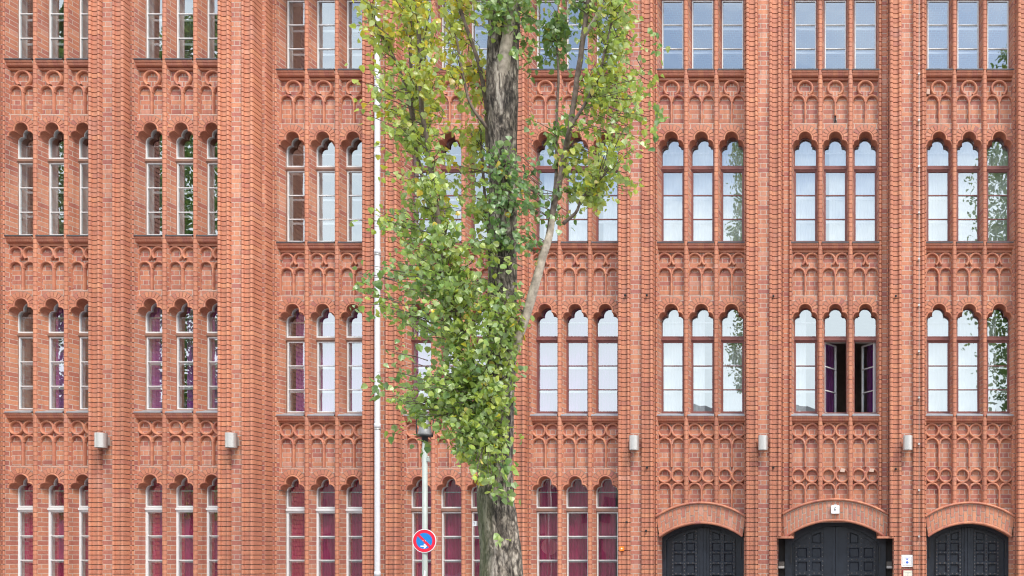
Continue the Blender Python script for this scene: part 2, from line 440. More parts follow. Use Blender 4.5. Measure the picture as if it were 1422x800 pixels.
def pier(u0, dz, left, right, seed):
    mb = MB()
    # flat centre panel
    w = X(15.2)
    mb.face([(X(u0-7.6), dz+0.085, Z(VB0)), (X(u0+7.6), dz+0.085, Z(VB0)), (X(u0+7.6), dz+0.085, Z(VTOP)), (X(u0-7.6), dz+0.085, Z(VTOP))],
            uv=[(0.1175-w/2, VB0/S), (0.1175+w/2, VB0/S), (0.1175+w/2, VTOP/S), (0.1175-w/2, VTOP/S)], m=2)
    for prof, flip in ((left, True), (right, False)):
        if prof is WIDE:
            half(mb, WIDE, u0, dz, 32.5, VTOP, flip, seed + flip)
            half(mb, LOWER, u0, dz, VB0, 32.5, flip, seed + flip + 50)
            # ledge under the strip where the gate recess begins
            s = -1 if flip else 1
            a, c = sorted((u0 + s*18.4, u0 + s*41.4))
            mb.bbox(a, c, dz + 0.06, dz + 0.62, 29.5, 32.4, m=0, t=0.6)
        else:
            half(mb, prof, u0, dz, VB0, VTOP, flip, seed + flip)
    return part(mb, 'pier', [M_MOULD, M_MORTAR, M_BRICK, M_JAMB])
pier(-1171, -0.417, NORMAL, NORMAL, 11)
pier(-993, -0.417, NORMAL, NORMAL, 21)
pier(-817, -0.417, NORMAL, CORNER, 31)
pier(-634, 0, NORMAL, NORMAL, 41)
pier(-456, 0, NORMAL, NORMAL, 51)
pier(-278, 0, NORMAL, NORMAL, 61)
pier(-100, 0, NORMAL, WIDE, 71)
pier(100, 0, WIDE, NORMAL, 81)
pier(278, 0, NORMAL, NORMAL, 91)

# mullions with their rounded rib
RIB = [(-5.2, 0.60, 'j'), (-5.2, 0.52, 'j'), (-2.9, 0.285, 'm'), (-2.5, 0.262, 'm'), (-1.5, 0.249, 'm'), (0, 0.245, 'm'), (1.5, 0.249, 'm'),
       (2.5, 0.262, 'm'), (2.9, 0.285, 'j'), (5.2, 0.52, 'j'), (5.2, 0.60, 'x')]
for bi, (u0, dz) in enumerate(BAYS):
    for k in (-0.5, 0.5):
        mb = MB()
        low = VB0 if bi < 5 else 72
        stack(mb, RIB, dz, low, VTOP, u0 + k * PIT, seed=300 + bi * 2 + int(k > 0), joint=0.6)
        part(mb, 'mullion', [M_MOULD, M_MORTARL, M_BRICK, M_JAMB])

# trefoil outline, from right foot over the top to the left foot
def trefoil(hw, top, spring, n=9):
    r = hw*0.57; cy = top - r; out = []
    sr = hw*0.43; sx = hw - sr
    for i in range(n):
        a = R(94*i/(n - 1)); out.append((sx + sr*math.cos(a), spring + sr*math.sin(a)))
    for i in range(2*n):
        a = R(-8 + 196*i/(2*n - 1)); out.append((r*math.cos(a), cy + r*math.sin(a)))
    for i in range(n):
        a = R(86 + 94*i/(n - 1)); out.append((-sx + sr*math.cos(a), spring + sr*math.sin(a)))
    return out

def window_arch_mesh(seed):
    rnd = random.Random(seed)
    mb = MB()
    D0, D1 = 0.322, 0.52
    A = trefoil(18.1, 158, 138.5); B = trefoil(16.1, 155, 137)
    W, T = 19.4, 169.6
    def P(p, d): return (X(p[0]), d, Z(p[1]))
    # plate round the opening: a fan of quads out to its rectangle
    y0 = A[0][1]; ang = []; last = 0.0
    for p in A:
        last = max(last, math.atan2(p[1] - y0, p[0])); ang.append(last)
    ang[0] = 0.0; ang[-1] = math.pi
    def outer(t):
        c, q = math.cos(t), math.sin(t)
        k_ = min(W/abs(c) if abs(c) > 1e-6 else 1e9, (T - y0)/q if q > 1e-6 else 1e9)
        return (c*k_, y0 + q*k_)
    ct = math.atan2(T - y0, W)
    for i in range(len(A) - 1):
        o0, o1 = outer(ang[i]), outer(ang[i+1])
        pts = [A[i+1], A[i], o0]
        if ang[i] < ct < ang[i+1]: pts.append((W, T))
        if ang[i] < math.pi - ct < ang[i+1]: pts.append((-W, T))
        if ang[i+1] > ang[i] + 1e-6: pts.append(o1)
        mb.face([P(p, D0) for p in pts], m=2)
    mb.face([P((W, A[0][1]), D0), P((A[0][0], A[0][1]), D0), P((A[0][0], A[0][1]), D1), P((W, A[0][1]), D1)], m=0)
    mb.face([P((-A[0][0], A[0][1]), D0), P((-W, A[0][1]), D0), P((-W, A[0][1]), D1), P((-A[0][0], A[0][1]), D1)], m=0)
    # soffit in brick-wide facets, radial joints
    for i in range(len(A) - 1):
        t = 0.35 + 0.3 * rnd.random()
        mb.face([P(A[i], D0), P(A[i+1], D0), P(B[i+1], D1), P(B[i], D1)], m=0, t=t)
    # roll moulding along the opening edge
    path = [Vector((p[0], p[1])) for p in A]
    mid = []
    for i in range(len(path)):
        t = (path[min(i+1, len(path)-1)] - path[max(i-1, 0)]).normalized()
        mid.append(path[i] + Vector((t.y, -t.x)) * -0.0)
    strip(mb, [(p.x, p.y) for p in path], 1.15, D0, 0.028, 0.0003, m=0, t=0.5, rnd=rnd)
    m_ = 40
    ra = [(R(-9 + 198*i/m_)) for i in range(m_ + 1)]
    def cl(a, r): return P((max(-19.3, min(19.3, r*math.cos(a))), 147.8 + r*math.sin(a)), D0 - 0.004)
    for a, c in zip(ra[:-1], ra[1:]): mb.face([cl(a, 11.0), cl(a, 20.2), cl(c, 20.2), cl(c, 11.0)][::-1], m=3)
    # voussoirs
    n = 11
    for i in range(n):
        a0 = R(-8 + 196 * i / n + 1.6); a1 = R(-8 + 196 * (i + 1) / n - 1.6)
        q = []
        for a, r in ((a0, 12.0), (a0, 19.0), ((a0+a1)/2, 19.3), (a1, 19.0), (a1, 12.0)):
            x = max(-19.3, min(19.3, r*math.cos(a))); q.append((x, 147.8 + r*math.sin(a)))
        t = min(1, max(0, rnd.gauss(0.5, 0.18)))
        prism(mb, q, D0 - 0.016, D0 + 0.004, m=0, t=t)
    return mb.mesh('window_arch', [M_MOULD, M_MORTARL, M_BRICK, M_MORTAR])

def prism(mb, q, d0, d1, m=0, t=0.5, bev=0.0):
    """outline in façade units, front at d0"""
    area = sum(q[i][0]*q[(i+1) % len(q)][1] - q[(i+1) % len(q)][0]*q[i][1] for i in range(len(q)))
    if area < 0: q = q[::-1]
    cx = sum(p[0] for p in q)/len(q); cy = sum(p[1] for p in q)/len(q)
    f = [(cx + (p[0]-cx)*(1-bev), cy + (p[1]-cy)*(1-bev)) for p in q]
    mb.face([(X(p[0]), d0, Z(p[1])) for p in f], m=m, t=t)
    for i in range(len(q)):
        j = (i + 1) % len(q)
        mb.face([(X(q[i][0]), d1, Z(q[i][1])), (X(q[j][0]), d1, Z(q[j][1])), (X(f[j][0]), d0, Z(f[j][1])), (X(f[i][0]), d0, Z(f[i][1]))], m=m, t=t)

def strip(mb, path, hw, dback, proud, bias, m=0, t=0.5, rnd=None, closed=False, joint=4):
    """half-round brick moulding swept along a façade path"""
    n = len(path)
    sec = [(-hw, dback), (-hw, dback - proud*0.45), (-hw*0.55, dback - proud*0.9), (0, dback - proud), (hw*0.55, dback - proud*0.9), (hw, dback - proud*0.45), (hw, dback)]
    rings = []
    for i in range(n):
        a = path[(i-1) % n] if (closed or i > 0) else path[i]; c = path[(i+1) % n] if (closed or i < n-1) else path[i]
        t_ = Vector((c[0]-a[0], c[1]-a[1])); t_ = t_.normalized() if t_.length > 1e-6 else Vector((1, 0))
        nn = Vector((-t_.y, t_.x))
        rings.append([(X(path[i][0] + nn.x*s), d - bias, Z(path[i][1] + nn.y*s)) for s, d in sec])
    tt = t
    for i in range(n if closed else n - 1):
        if rnd and i % joint == 0: tt = min(1, max(0, rnd.gauss(t, 0.17)))
        a, c = rings[i], rings[(i+1) % n]
        for k in range(len(sec) - 1):
            mb.face([a[k+1], a[k], c[k], c[k+1]], m=m, t=tt, smooth=False)
def arc(cx, cy, r, a0, a1, n=16):
    return [(cx + r*math.cos(R(a0 + (a1-a0)*i/n)), cy + r*math.sin(R(a0 + (a1-a0)*i/n))) for i in range(n+1)]

def tracery_mesh(kind, seed, low=-75.0, broken=-1):
    """three lights of blind tracery on a recessed brick ground; local v = 0 at the sill line"""
    rnd = random.Random(seed)
    mb = MB()
    DB = 0.394; F = 0.062; HW = 1.7
    bot = low - 5
    for li in (-1, 0, 1):
        c = li * PIT
        for s in (-1, 1):       # ground, bricks centred in each niche
            cx = c + s * 9.7
            x0, x1 = (c - 20.5, c) if s < 0 else (c, c + 20.5)
            ua = (x0 - cx)/S*1.02 + 0.1175; ub = (x1 - cx)/S*1.02 + 0.1175
            sh = 13 * (seed % 7) * ROW
            mb.face([(X(x0), DB, Z(bot)), (X(x1), DB, Z(bot)), (X(x1), DB, Z(-8)), (X(x0), DB, Z(-8))],
                    uv=[(ua + 0.235*3*(li+seed), bot/S+sh), (ub + 0.235*3*(li+seed), bot/S+sh), (ub + 0.235*3*(li+seed), -8/S+sh), (ua + 0.235*3*(li+seed), -8/S+sh)], m=2)
        b = 0.0
        def st(path, hw=HW, closed=False, proud=F, joint=4):
            nonlocal b
            b += 0.0011
            strip(mb, path, hw, DB, proud, b, m=0, t=0.56, rnd=rnd, closed=closed, joint=joint)
        def legs(cy, bottom):
            for s in (-1, 1):
                st(arc(c + s*9.7, cy, 9.0, 0, 180, 16))
                o = c + s*18.7
                st([(o, cy), (o, bottom)], hw=1.2)
            p = [(c, cy + 1)]
            yy = cy
            lost = broken == 1 and li == 0
            if lost: bottom += 13
            while yy > bottom:
                yy = max(yy - 6.5, bottom); p.append((c, yy))
            st(p, hw=1.55, joint=1)
        if kind == 'A':
            st([(c - 19, -11), (c, -11), (c + 19, -11)], hw=1.7, proud=0.075)
            st(arc(c, -23.5, 10.4, -60, 240, 28), hw=1.9, proud=0.07)
            legs(-42.5, low)
        if kind in 'BC':
            mb.bbox(c - 19.2, c + 19.2, DB - F*0.8, DB, -12.2 if kind == 'B' else -10.6, -8.2, m=0, t=0.55)
            cy = -22.6 if kind == 'B' else -20.6
            hy = -43.0 if kind == 'B' else -40.4
            for s in (-1, 1):
                if kind == 'C': st(arc(c + s*9.7, cy, 9.0, 0, 360, 30)[:-1], closed=True)
                else: st(arc(c + s*9.7, cy, 9.0, 180 + 0 if s < 0 else 0, -52 if s < 0 else 232, 24))
            legs(hy, low if low > -90 else -72.5)
            if low < -90:
                for s in (-1, 1): st(arc(c + s*9.7, -84.6, 9.0, 0, 360, 30)[:-1], closed=True)
                legs(-104.4, low)
    if broken == 1:     # black blocks painted as the dark hole of the lost colonnette foot
        mb.bbox(-1.1, 1.1, DB - 0.03, DB + 0.004, low + 7, low + 13, m=4); mb.bbox(-1.9, -0.7, DB - 0.03, DB + 0.004, low + 0.5, low + 7, m=4); mb.bbox(0.7, 1.9, DB - 0.03, DB + 0.004, low + 0.5, low + 7, m=4)
    return mb.mesh('tracery', [M_MOULD, M_MORTARL, M_BRICK, M_PATCH, M_BLACK])

def sill_mesh(dark):
    mb = MB()
    for li in (-1, 0, 1):
        c = li * PIT
        x0, x1 = c - 18.6, c + 18.6
        if li == -1: x0 -= 1.4
        if li == 1: x1 += 1.4
        a, e = X(x0), X(x1)
        # sloping metal sheet with a turned-down lip
        f = [(a, 0.228, Z(0.6)), (e, 0.228, Z(0.6)), (e, 0.53, Z(5.4)), (a, 0.53, Z(5.4))]
        mb.face(f, m=0)
        mb.face([(a, 0.228, Z(-0.9)), (e, 0.228, Z(-0.9)), (e, 0.228, Z(0.6)), (a, 0.228, Z(0.6))], m=0)
        mb.face([(a, 0.245, Z(-0.9)), (e, 0.245, Z(-0.9)), (e, 0.228, Z(-0.9)), (a, 0.228, Z(-0.9))], m=0)
        # brick sill roll under it, brick by brick
        sec = [(0.245, -1.0), (0.243, -2.6), (0.252, -4.0), (0.268, -4.6), (0.262, -5.4), (0.275, -7.4), (0.30, -8.4), (0.335, -8.8), (0.40, -8.8)]
        k = 5; rr = random.Random(li + 5)
        for i in range(k):
            xa = x0 + (x1-x0)*i/k + 0.12; xb = x0 + (x1-x0)*(i+1)/k - 0.12
            t = rr.gauss(0.4, 0.12)
            for (d0, v0), (d1, v1) in zip(sec[:-1], sec[1:]):
                mb.face([(X(xa), d1, Z(v1)), (X(xb), d1, Z(v1)), (X(xb), d0, Z(v0)), (X(xa), d0, Z(v0))], m=1, t=t)
        mb.bbox(x0, x1, 0.275, 0.52, -7, -1.2, m=2)
    return mb.mesh('sill', [M_SILLD if dark else M_SILL, M_MOULD, M_MORTARL])

ARCHES = [window_arch_mesh(900 + i) for i in range(12)]
TRA = {'A': [tracery_mesh('A', s) for s in (1, 2, 3, 14, 15, 16)], 'B': [tracery_mesh('B', s) for s in (4, 5, 6, 17, 18, 19)],
       'C': [tracery_mesh('C', s) for s in (7, 8, 9, 20, 21, 22)]}
TRA_LOST = tracery_mesh('A', 13, broken=1)
TRA_LONG = [tracery_mesh('C', s, low=-142) for s in (10, 11, 12)]
SILL_D, SILL_L = sill_mesh(True), sill_mesh(False)

# ------------------------------------------------------------------ windows
OUT = trefoil(16.3, 155.6, 137)
INN = trefoil(14.3, 152.8, 136.4)
def hshape(hw, top, spring): return trefoil(hw, top, spring)
def frame_ring(mb, outer, inner, d0, d1, m):
    n = len(outer)
    for i in range(n):
        j = (i + 1) % n
        o0, o1, i0, i1 = outer[i], outer[j], inner[i], inner[j]
        mb.face([(X(o0[0]), d0, Z(o0[1])), (X(i0[0]), d0, Z(i0[1])), (X(i1[0]), d0, Z(i1[1])), (X(o1[0]), d0, Z(o1[1]))][::-1], m=m)
        mb.face([(X(i0[0]), d0, Z(i0[1])), (X(i0[0]), d1, Z(i0[1])), (X(i1[0]), d1, Z(i1[1])), (X(i1[0]), d0, Z(i1[1]))][::-1], m=m)
        mb.face([(X(o0[0]), d1, Z(o0[1])), (X(o0[0]), d0, Z(o0[1])), (X(o1[0]), d0, Z(o1[1])), (X(o1[0]), d1, Z(o1[1]))][::-1], m=m)
def rect_ring(mb, x0, x1, v0, v1, w, d0, d1, m):
    mb.bbox(x0, x0 + w, d0, d1, v0, v1, m=m); mb.bbox(x1 - w, x1, d0, d1, v0, v1, m=m)
    mb.bbox(x0 + w, x1 - w, d0, d1, v0, v0 + w, m=m); mb.bbox(x0 + w, x1 - w, d0, d1, v1 - w, v1, m=m)

def window_frame_mesh(mo, ms, mi, inner=True, deep=0.64):
    """fixed outer frame, moulded transom and lining boards; slots: outer, head sash, lining"""
    mb = MB()
    foot = [(-16.3, 113), (16.3, 113)]
    footi = [(-14.9, 115.0), (14.9, 115.0)]
    A = foot[1:] + OUT + foot[:1]
    I = footi[1:] + [(p[0]*14.9/16.3, 137 + (p[1]-137)*0.90 if p[1] > 137 else p[1]) for p in OUT] + footi[:1]
    A = [(16.3, 113)] + OUT + [(-16.3, 113)]
    I = [(14.9, 115)] + [(p[0]*0.914, 137 + (p[1]-137)*0.925) for p in OUT] + [(-14.9, 115)]
    frame_ring(mb, A, I, 0.522, 0.60, 1)
    # outer casing round the casements
    for s in (-1, 1):
        a, c = sorted((s*16.3, s*15.1)); mb.bbox(a, c, 0.518, 0.60, 5, 107.5, m=0)
    mb.bbox(-15.1, 15.1, 0.518, 0.60, 5, 6.6, m=0)
    # transom
    mb.bbox(-16.3, 16.3, 0.512, 0.60, 107.5, 112.6, m=0)
    mb.bbox(-16.3, 16.3, 0.492, 0.515, 109, 111.6, m=0)
    # lining boards of the double window
    for s in (-1, 1):
        a, c = sorted((s*16.3, s*15.9)); mb.bbox(a, c, 0.602, deep, 5, 137, m=2)
    mb.bbox(-15.9, 15.9, 0.602, deep, 4, 5, m=2)
    if inner: rect_ring(mb, -16.2, 16.2, 5, 137, 1.5, deep, deep + 0.02, 2)
    for v in ((39, 73) if inner else ()): mb.bbox(-14.7, 14.7, deep + 0.002, deep + 0.018, v - 3.2, v - 0.2, m=2)
    mb.bbox(-14.7, 14.7, deep + 0.002, deep + 0.018, 107, 112, m=2)
    return mb.mesh('window', [mo, ms, mi])
def sash_mesh(m):
    """casement with two glazing bars; origin at its left edge, front at y=0"""
    mb = MB()
    w = 30.2
    rect_ring(mb, 0, w, 6.6, 107.4, 1.5, 0, 0.05, 0)
    for v in (39, 73): mb.bbox(1.5, w - 1.5, 0.004, 0.046, v - 0.65, v + 0.65, m=0)
    return mb.mesh('sash', [m])
def casement_panes(u0, d, v0, rnd, head=True, low=True):
    """panes of one window, each a touch out of plane as old glazing is"""
    mb = MB()
    def pane(pts):
        ax, az = rnd.gauss(0, 0.005), rnd.gauss(0, 0.005)
        cx = sum(p[0] for p in pts)/len(pts); cy = sum(p[1] for p in pts)/len(pts)
        mb.face([(X(p[0]), 0.548 + ax*X(p[0]-cx)*1 + az*X(p[1]-cy), Z(p[1]) - EYE + EYE) for p in pts])
    if low:
        for a, b_ in ((8.1, 38.35), (39.65, 72.35), (73.65, 105.9)): pane([(-13.6, a), (13.6, a), (13.6, b_), (-13.6, b_)])
    if head:
        h = [(14.9, 115)] + [(p[0]*0.914, 137 + (p[1]-137)*0.925) for p in OUT] + [(-14.9, 115)]
        pane(h)
    return mb
def curtain_mesh(name, x0, x1, v0, v1, d, m, seed, amp=0.022):
    rnd = random.Random(seed); mb = MB()
    n = max(6, int((x1 - x0) * 1.6)); ph = rnd.random()*6; fr = rnd.uniform(1.0, 1.5)
    col = []
    for i in range(n + 1):
        u = x0 + (x1 - x0)*i/n
        y = d + amp*math.sin(u*fr + ph) + amp*0.6*math.sin(u*0.37*fr + 2*ph)
        col.append((X(u), y))
    for i in range(n):
        a, c = col[i], col[i+1]
        mb.face([(*a, Z(v0)), (*c, Z(v0)), (*c, Z(v1)), (*a, Z(v1))], smooth=True)
    return mb.mesh(name, [m])

FR = {}
def frames(key):
    if key not in FR:
        mo, ms, deep = key
        FR[key] = (window_frame_mesh(mo, ms, M_INTW, True, deep), sash_mesh(ms))
    return FR[key]
wr = random.Random(77)
bay_names = ['first', 'second', 'third', 'fourth', 'fifth', 'sixth', 'seventh', 'eighth']
ARCH_BAYS = {}
for bi, (u0, dz) in enumerate(BAYS):
    for row, sv_ in enumerate(SILLS):
        if row == 3 and bi >= 5: continue
        # sill and tracery
        pput('sill', SILL_D if row < 2 else SILL_L, u0, dz, sv_)
        if row < 3:
            kind = 'ABC'[row]
            me = TRA[kind][(bi * 5 + row) % 6]
            if row == 2 and bi >= 5: me = TRA_LONG[bi - 5]
            if row == 0 and bi == 6: me = TRA_LOST
            pput('tracery', me, u0, dz, sv_)
        for k in (-1, 0, 1):
            ua = u0 + k * PIT
            pput('window_arch', ARCHES[wr.randrange(12)], ua, dz, sv_)
            if bi < 3: key = (M_TAN if row < 3 else M_WHITE, M_WHITE)
            elif row == 0: key = (M_TAN if bi < 5 else M_BROWN, M_WHITE)
            elif row == 3: key = (M_TAN, M_WHITE)
            else: key = (M_BROWN, M_BROWN)
            if row == 3 and bi in (3, 4): key = (M_TAN, M_WHITE)
            deep = 0.72 if row < 2 and bi < 4 else 0.64
            fm, sm = frames((*key, deep))
            w = pput('window', fm, ua, dz, sv_)
            opened = bi == 6 and row == 2 and k >= 0
            if opened: w.data = window_frame_mesh(M_BROWN, M_BROWN, M_INTW, False)
            s = put('sash', sm, w)
            if opened:
                _, sm2 = frames((M_TAN, M_WHITE, 0.64)); s.data = sm2
                if k == 0: s.location = (X(-15.1), 0.56, 0); s.rotation_euler = (0, 0, R(56))
                else:
                    s.location = (X(15.1), 0.61, 0); s.rotation_euler = (0, 0, R(180 - 56))
                mbp = MB()
                for a, b_ in ((8.1, 38.35), (39.65, 72.35), (73.65, 105.9)):
                    mbp.face([(X(1.5), 0.025, Z(a)), (X(28.7), 0.025, Z(a)), (X(28.7), 0.025, Z(b_)), (X(1.5), 0.025, Z(b_))])
                pn = put('pane', mbp.mesh('pane', [M_GLASS]), w)
                pn.location = s.location; pn.rotation_euler = s.rotation_euler
                put('pane', casement_panes(0, 0, 0, wr, True, False).mesh('pane', [M_GLASS]), w)
                cx = (-20, -2) if k == 0 else (4, 20)
                tag(put('curtain', curtain_mesh('curtain', *cx, -2, 110, 0.98, M_PURPLE, 5 + k), w), 'purple curtain drawn aside behind the open casement')
            else:
                s.location = (X(-15.1), 0.524, 0)
                put('pane', casement_panes(0, 0, 0, wr).mesh('pane', [M_GLASS]), w)
                cm = None
                if row == 3: cm = (M_MAROON, 'maroon curtain')
                elif row == 2 and bi < 5: cm = (M_PURPLE, 'purple curtain')
                elif row == 1 and bi in (1, 2): cm = (M_DARKC, 'dark curtain')
                elif row == 0 and bi in (1, 2): cm = (M_DARKC, 'dark curtain')
                elif row in (1, 2): cm = (M_NET, 'white net curtain') if bi >= 4 else (M_DARKC, 'dark curtain')
                if cm and not (row == 2 and bi == 0 and k == -1):
                    x0, x1 = -17, 17
                    sp = wr.random()
                    if row == 3 and bi > 2 and sp < 0.3: x1 = 9
                    if row == 2 and bi < 3 and sp < 0.5: x0 = -9
                    if cm[0] is M_NET and sp < 0.22: x1 = 17 - 90*sp
                    if cm[0] is M_NET and sp > 0.85: x0 = -9
                    if row == 2 and bi == 2 and k >= 0: x1 = 4; x0 = -17
                    if cm[0] is M_DARKC and sp < 0.5: x0 = -4
                    tag(put('curtain', curtain_mesh('curtain', x0, x1, 4, 156, deep + (0.06 if cm[0] is not M_NET else 0.07), cm[0], wr.randrange(9999), 0.022 if cm[0] is not M_NET else 0.006), w), cm[1])

# ------------------------------------------------------------------ plain walls, plinth, inside, roof
mb = MB()
mb.bbox(-1700, -1195, 0.0, 0.6, VB0, VTOP + 14, sides='xXyYZ')
mb.bbox(302, 760, 0.06, 0.6, VB0, VTOP + 14, sides='xXyYZ')
part(mb, 'side_wall', [M_BRICK])
for bi, (u0, dz) in enumerate(BAYS[:5]):        # wall under the ground floor sills
    mb = MB(); mb.bbox(u0 - 65, u0 + 65, dz + 0.30, dz + 0.56, VB0, -40 - 7, sides='yZ'); part(mb, 'plinth', [M_BRICK])
mb = MB()
x0, x1 = X(-1700), X(760)
mb.box(x0, x1, 6.0, 6.1, -0.1, Z(VTOP), m=0)
for v in (SILLS[0] - 50, SILLS[1] - 50, SILLS[2] - 50):
    mb.box(x0, x1, 0.72, 6, Z(v), Z(v + 22), m=1)
mb.box(x0, x1, 0.62, 6, -0.1, 0.02, m=1)
for u in (-1171, -993, -817, -634, -456, -278, -100, 100, 278):
    mb.box(X(u) - 0.06, X(u) + 0.06, 1.05, 6, 0, Z(VTOP), m=0)
part(mb, 'room_walls', [M_INT, M_INTD])
mb = MB()
mb.box(x0 - 0.1, x1 + 0.1, -0.5, 6.3, Z(VTOP + 0.5), Z(VTOP + 16))
mb.box(x0 - 0.2, x1 + 0.2, -0.62, 6.4, Z(VTOP + 16.2), Z(VTOP + 22))
part(mb, 'cornice', [M_BRICK])

# ------------------------------------------------------------------ gates
def gate(bi, hw, vs, vt, ev_s, ev_t, ehw, d_arch, sq, cols, row0, pitch, trap_v, label):
    u0 = BAYS[bi][0]
    # segmental arch of two-row voussoirs with hood and edge roll
    def circ(hwid, s, t):
        rise = t - s; r = (hwid*hwid + rise*rise)/(2*rise); return (t - r, r, math.asin(hwid/r))
    ci, ri, ai = circ(hw, vs, vt); ce, re, ae = circ(ehw, ev_s, ev_t)
    rnd = random.Random(bi)
    mb = MB()
    n = 21 if bi != 6 else 26
    def pi(f): a = ai*(2*f - 1); return (u0 + ri*math.sin(a), ci + ri*math.cos(a))
    def pe(f): a = ae*(2*f - 1); return (u0 + re*math.sin(a), ce + re*math.cos(a))
    def lerp(a, c, t): return (a[0] + (c[0]-a[0])*t, a[1] + (c[1]-a[1])*t)
    m_ = 48
    I = [pi(i/m_) for i in range(m_+1)]; E = [pe(i/m_) for i in range(m_+1)]
    for i in range(m_):
        mb.face([(X(p[0]), d_arch, Z(p[1])) for p in (I[i], I[i+1], E[i+1], E[i])], m=1)
        mb.face([(X(I[i][0]), d_arch, Z(I[i][1])), (X(I[i][0]), 0.62, Z(I[i][1])), (X(I[i+1][0]), 0.62, Z(I[i+1][1])), (X(I[i+1][0]), d_arch, Z(I[i+1][1]))], m=0, t=0.35 + 0.25*rnd.random())
        mb.face([(X(E[i+1][0]), d_arch, Z(E[i+1][1])), (X(E[i+1][0]), 0.45, Z(E[i+1][1])), (X(E[i][0]), 0.45, Z(E[i][1])), (X(E[i][0]), d_arch, Z(E[i][1]))], m=0, t=0.5)
    for i in range(n):
        f0 = i/n + 0.0048; f1 = (i+1)/n - 0.0048
        cuts = (0.10, 0.62, 0.94) if i % 2 else (0.10, 0.40, 0.94)
        a, c, e_, g = pi(f0), pi(f1), pe(f0), pe(f1)
        for k in range(2):
            t0, t1 = cuts[k] + 0.026, cuts[k+1] - 0.026
            prism(mb, [lerp(a, e_, t0), lerp(c, g, t0), lerp(c, g, t1), lerp(a, e_, t1)], d_arch - 0.013, d_arch + 0.003, t=min(1, max(0, rnd.gauss(0.52, 0.2))))
    strip(mb, [lerp(I[i], E[i], 0.04) for i in range(m_+1)], 1.9, d_arch + 0.005, 0.035, 0.0, t=0.5, rnd=rnd, joint=3)
    strip(mb, [lerp(I[i], E[i], 1.02) for i in range(m_+1)], 1.9, d_arch + 0.01, 0.075, 0.0, t=0.45, rnd=rnd, joint=2)
    part(mb, 'gate_arch', [M_MOULD, M_MORTARL])
    # the gate itself
    G = empty('gate', (0, 0, 0), None, None); G.parent = BLD; G.matrix_parent_inverse = INV
    G['label'] = label
    D = 0.60
    gh = hw - 0.5 if bi != 6 else hw - 1.5
    mb = MB()
    b0 = -105.5
    # frame following the arch
    w = 5.0 if bi != 6 else 8.0
    O = [(u0 - gh - 2, b0)] + [(p[0] + (2 if p[0] > u0 else -2)*0, p[1] + 4) for p in I] + [(u0 + gh + 2, b0)]
    O[1] = (u0 - gh - 2, O[1][1]); O[-2] = (u0 + gh + 2, O[-2][1])
    cx = u0
    K = [(u0 - gh + w, b0)] + [(u0 + (p[0]-u0)*(gh - w)/hw, p[1] - w*0.8) for p in I] + [(u0 + gh - w, b0)]
    for i in range(len(O) - 1):
        mb.face([(X(O[i][0]), D, Z(O[i][1])), (X(K[i][0]), D, Z(K[i][1])), (X(K[i+1][0]), D, Z(K[i+1][1])), (X(O[i+1][0]), D, Z(O[i+1][1]))], m=0)
        mb.face([(X(K[i][0]), D, Z(K[i][1])), (X(K[i][0]), D + 0.08, Z(K[i][1])), (X(K[i+1][0]), D + 0.08, Z(K[i+1][1])), (X(K[i+1][0]), D, Z(K[i+1][1]))], m=0)
    mb.build('gate_frame', [M_DOOR], G)
    iw = gh - w
    def top_at(u):      # underside of the frame arch at u
        uu = (u - u0)*hw/(gh - w); uu = max(-hw, min(hw, uu))
        return ci + math.sqrt(max(ri*ri - uu*uu, 0)) - w*0.8
    for s in (-1, 1):
        mb = MB()
        e0, e1 = (u0 - iw, u0 - 0.25) if s < 0 else (u0 + 0.25, u0 + iw)
        k = 14
        us = [e0 + (e1-e0)*i/k for i in range(k+1)]
        base = [(X(e0), D + 0.06, Z(b0)), (X(e1), D + 0.06, Z(b0))] + [(X(u), D + 0.06, Z(top_at(u))) for u in us[::-1]]
        mb.face(base, m=0)
        # plain meeting stile
        ms = sorted((u0 + s*0.25, u0 + s*(abs(cols[0]) - sq/2 - 3.6)))
        mb.bbox(ms[0], ms[1], D + 0.015, D + 0.06, b0, top_at(u0 + s*5) - 1.0)
        mm = sorted((u0 + s*0.25, u0 + s*4.2)); mb.bbox(mm[0], mm[1], D - 0.01, D + 0.016, b0, top_at(u0) - 1.5)
        c0, c1 = [u0 + s*abs(c) for c in cols]
        xs = sorted((c0, c1))
        half_sq = sq/2
        edges = [xs[0] - half_sq - 3.2, xs[0] - half_sq, xs[0] + half_sq, xs[1] - half_sq, xs[1] + half_sq, xs[1] + half_sq + 3.2]
        for a, c in ((edges[0], edges[1]), (edges[2], edges[3]), (edges[4], edges[5])):
            tv = min(top_at(a), top_at(c)) - 3.0
            mb.bbox(a, c, D + 0.018, D + 0.06, b0, tv)
            # studs up the stiles
            v = row0 + half_sq + 0.5
            while v > b0 + 4:
                for q in (0,):
                    stud(mb, (a + c)/2, v, D + 0.018)
                v -= pitch/3
            v = row0 + half_sq + 0.5 + pitch/3
            while v < tv - 1.5:
                stud(mb, (a + c)/2, v, D + 0.018); v += pitch/3
        v = row0 + half_sq
        first = True
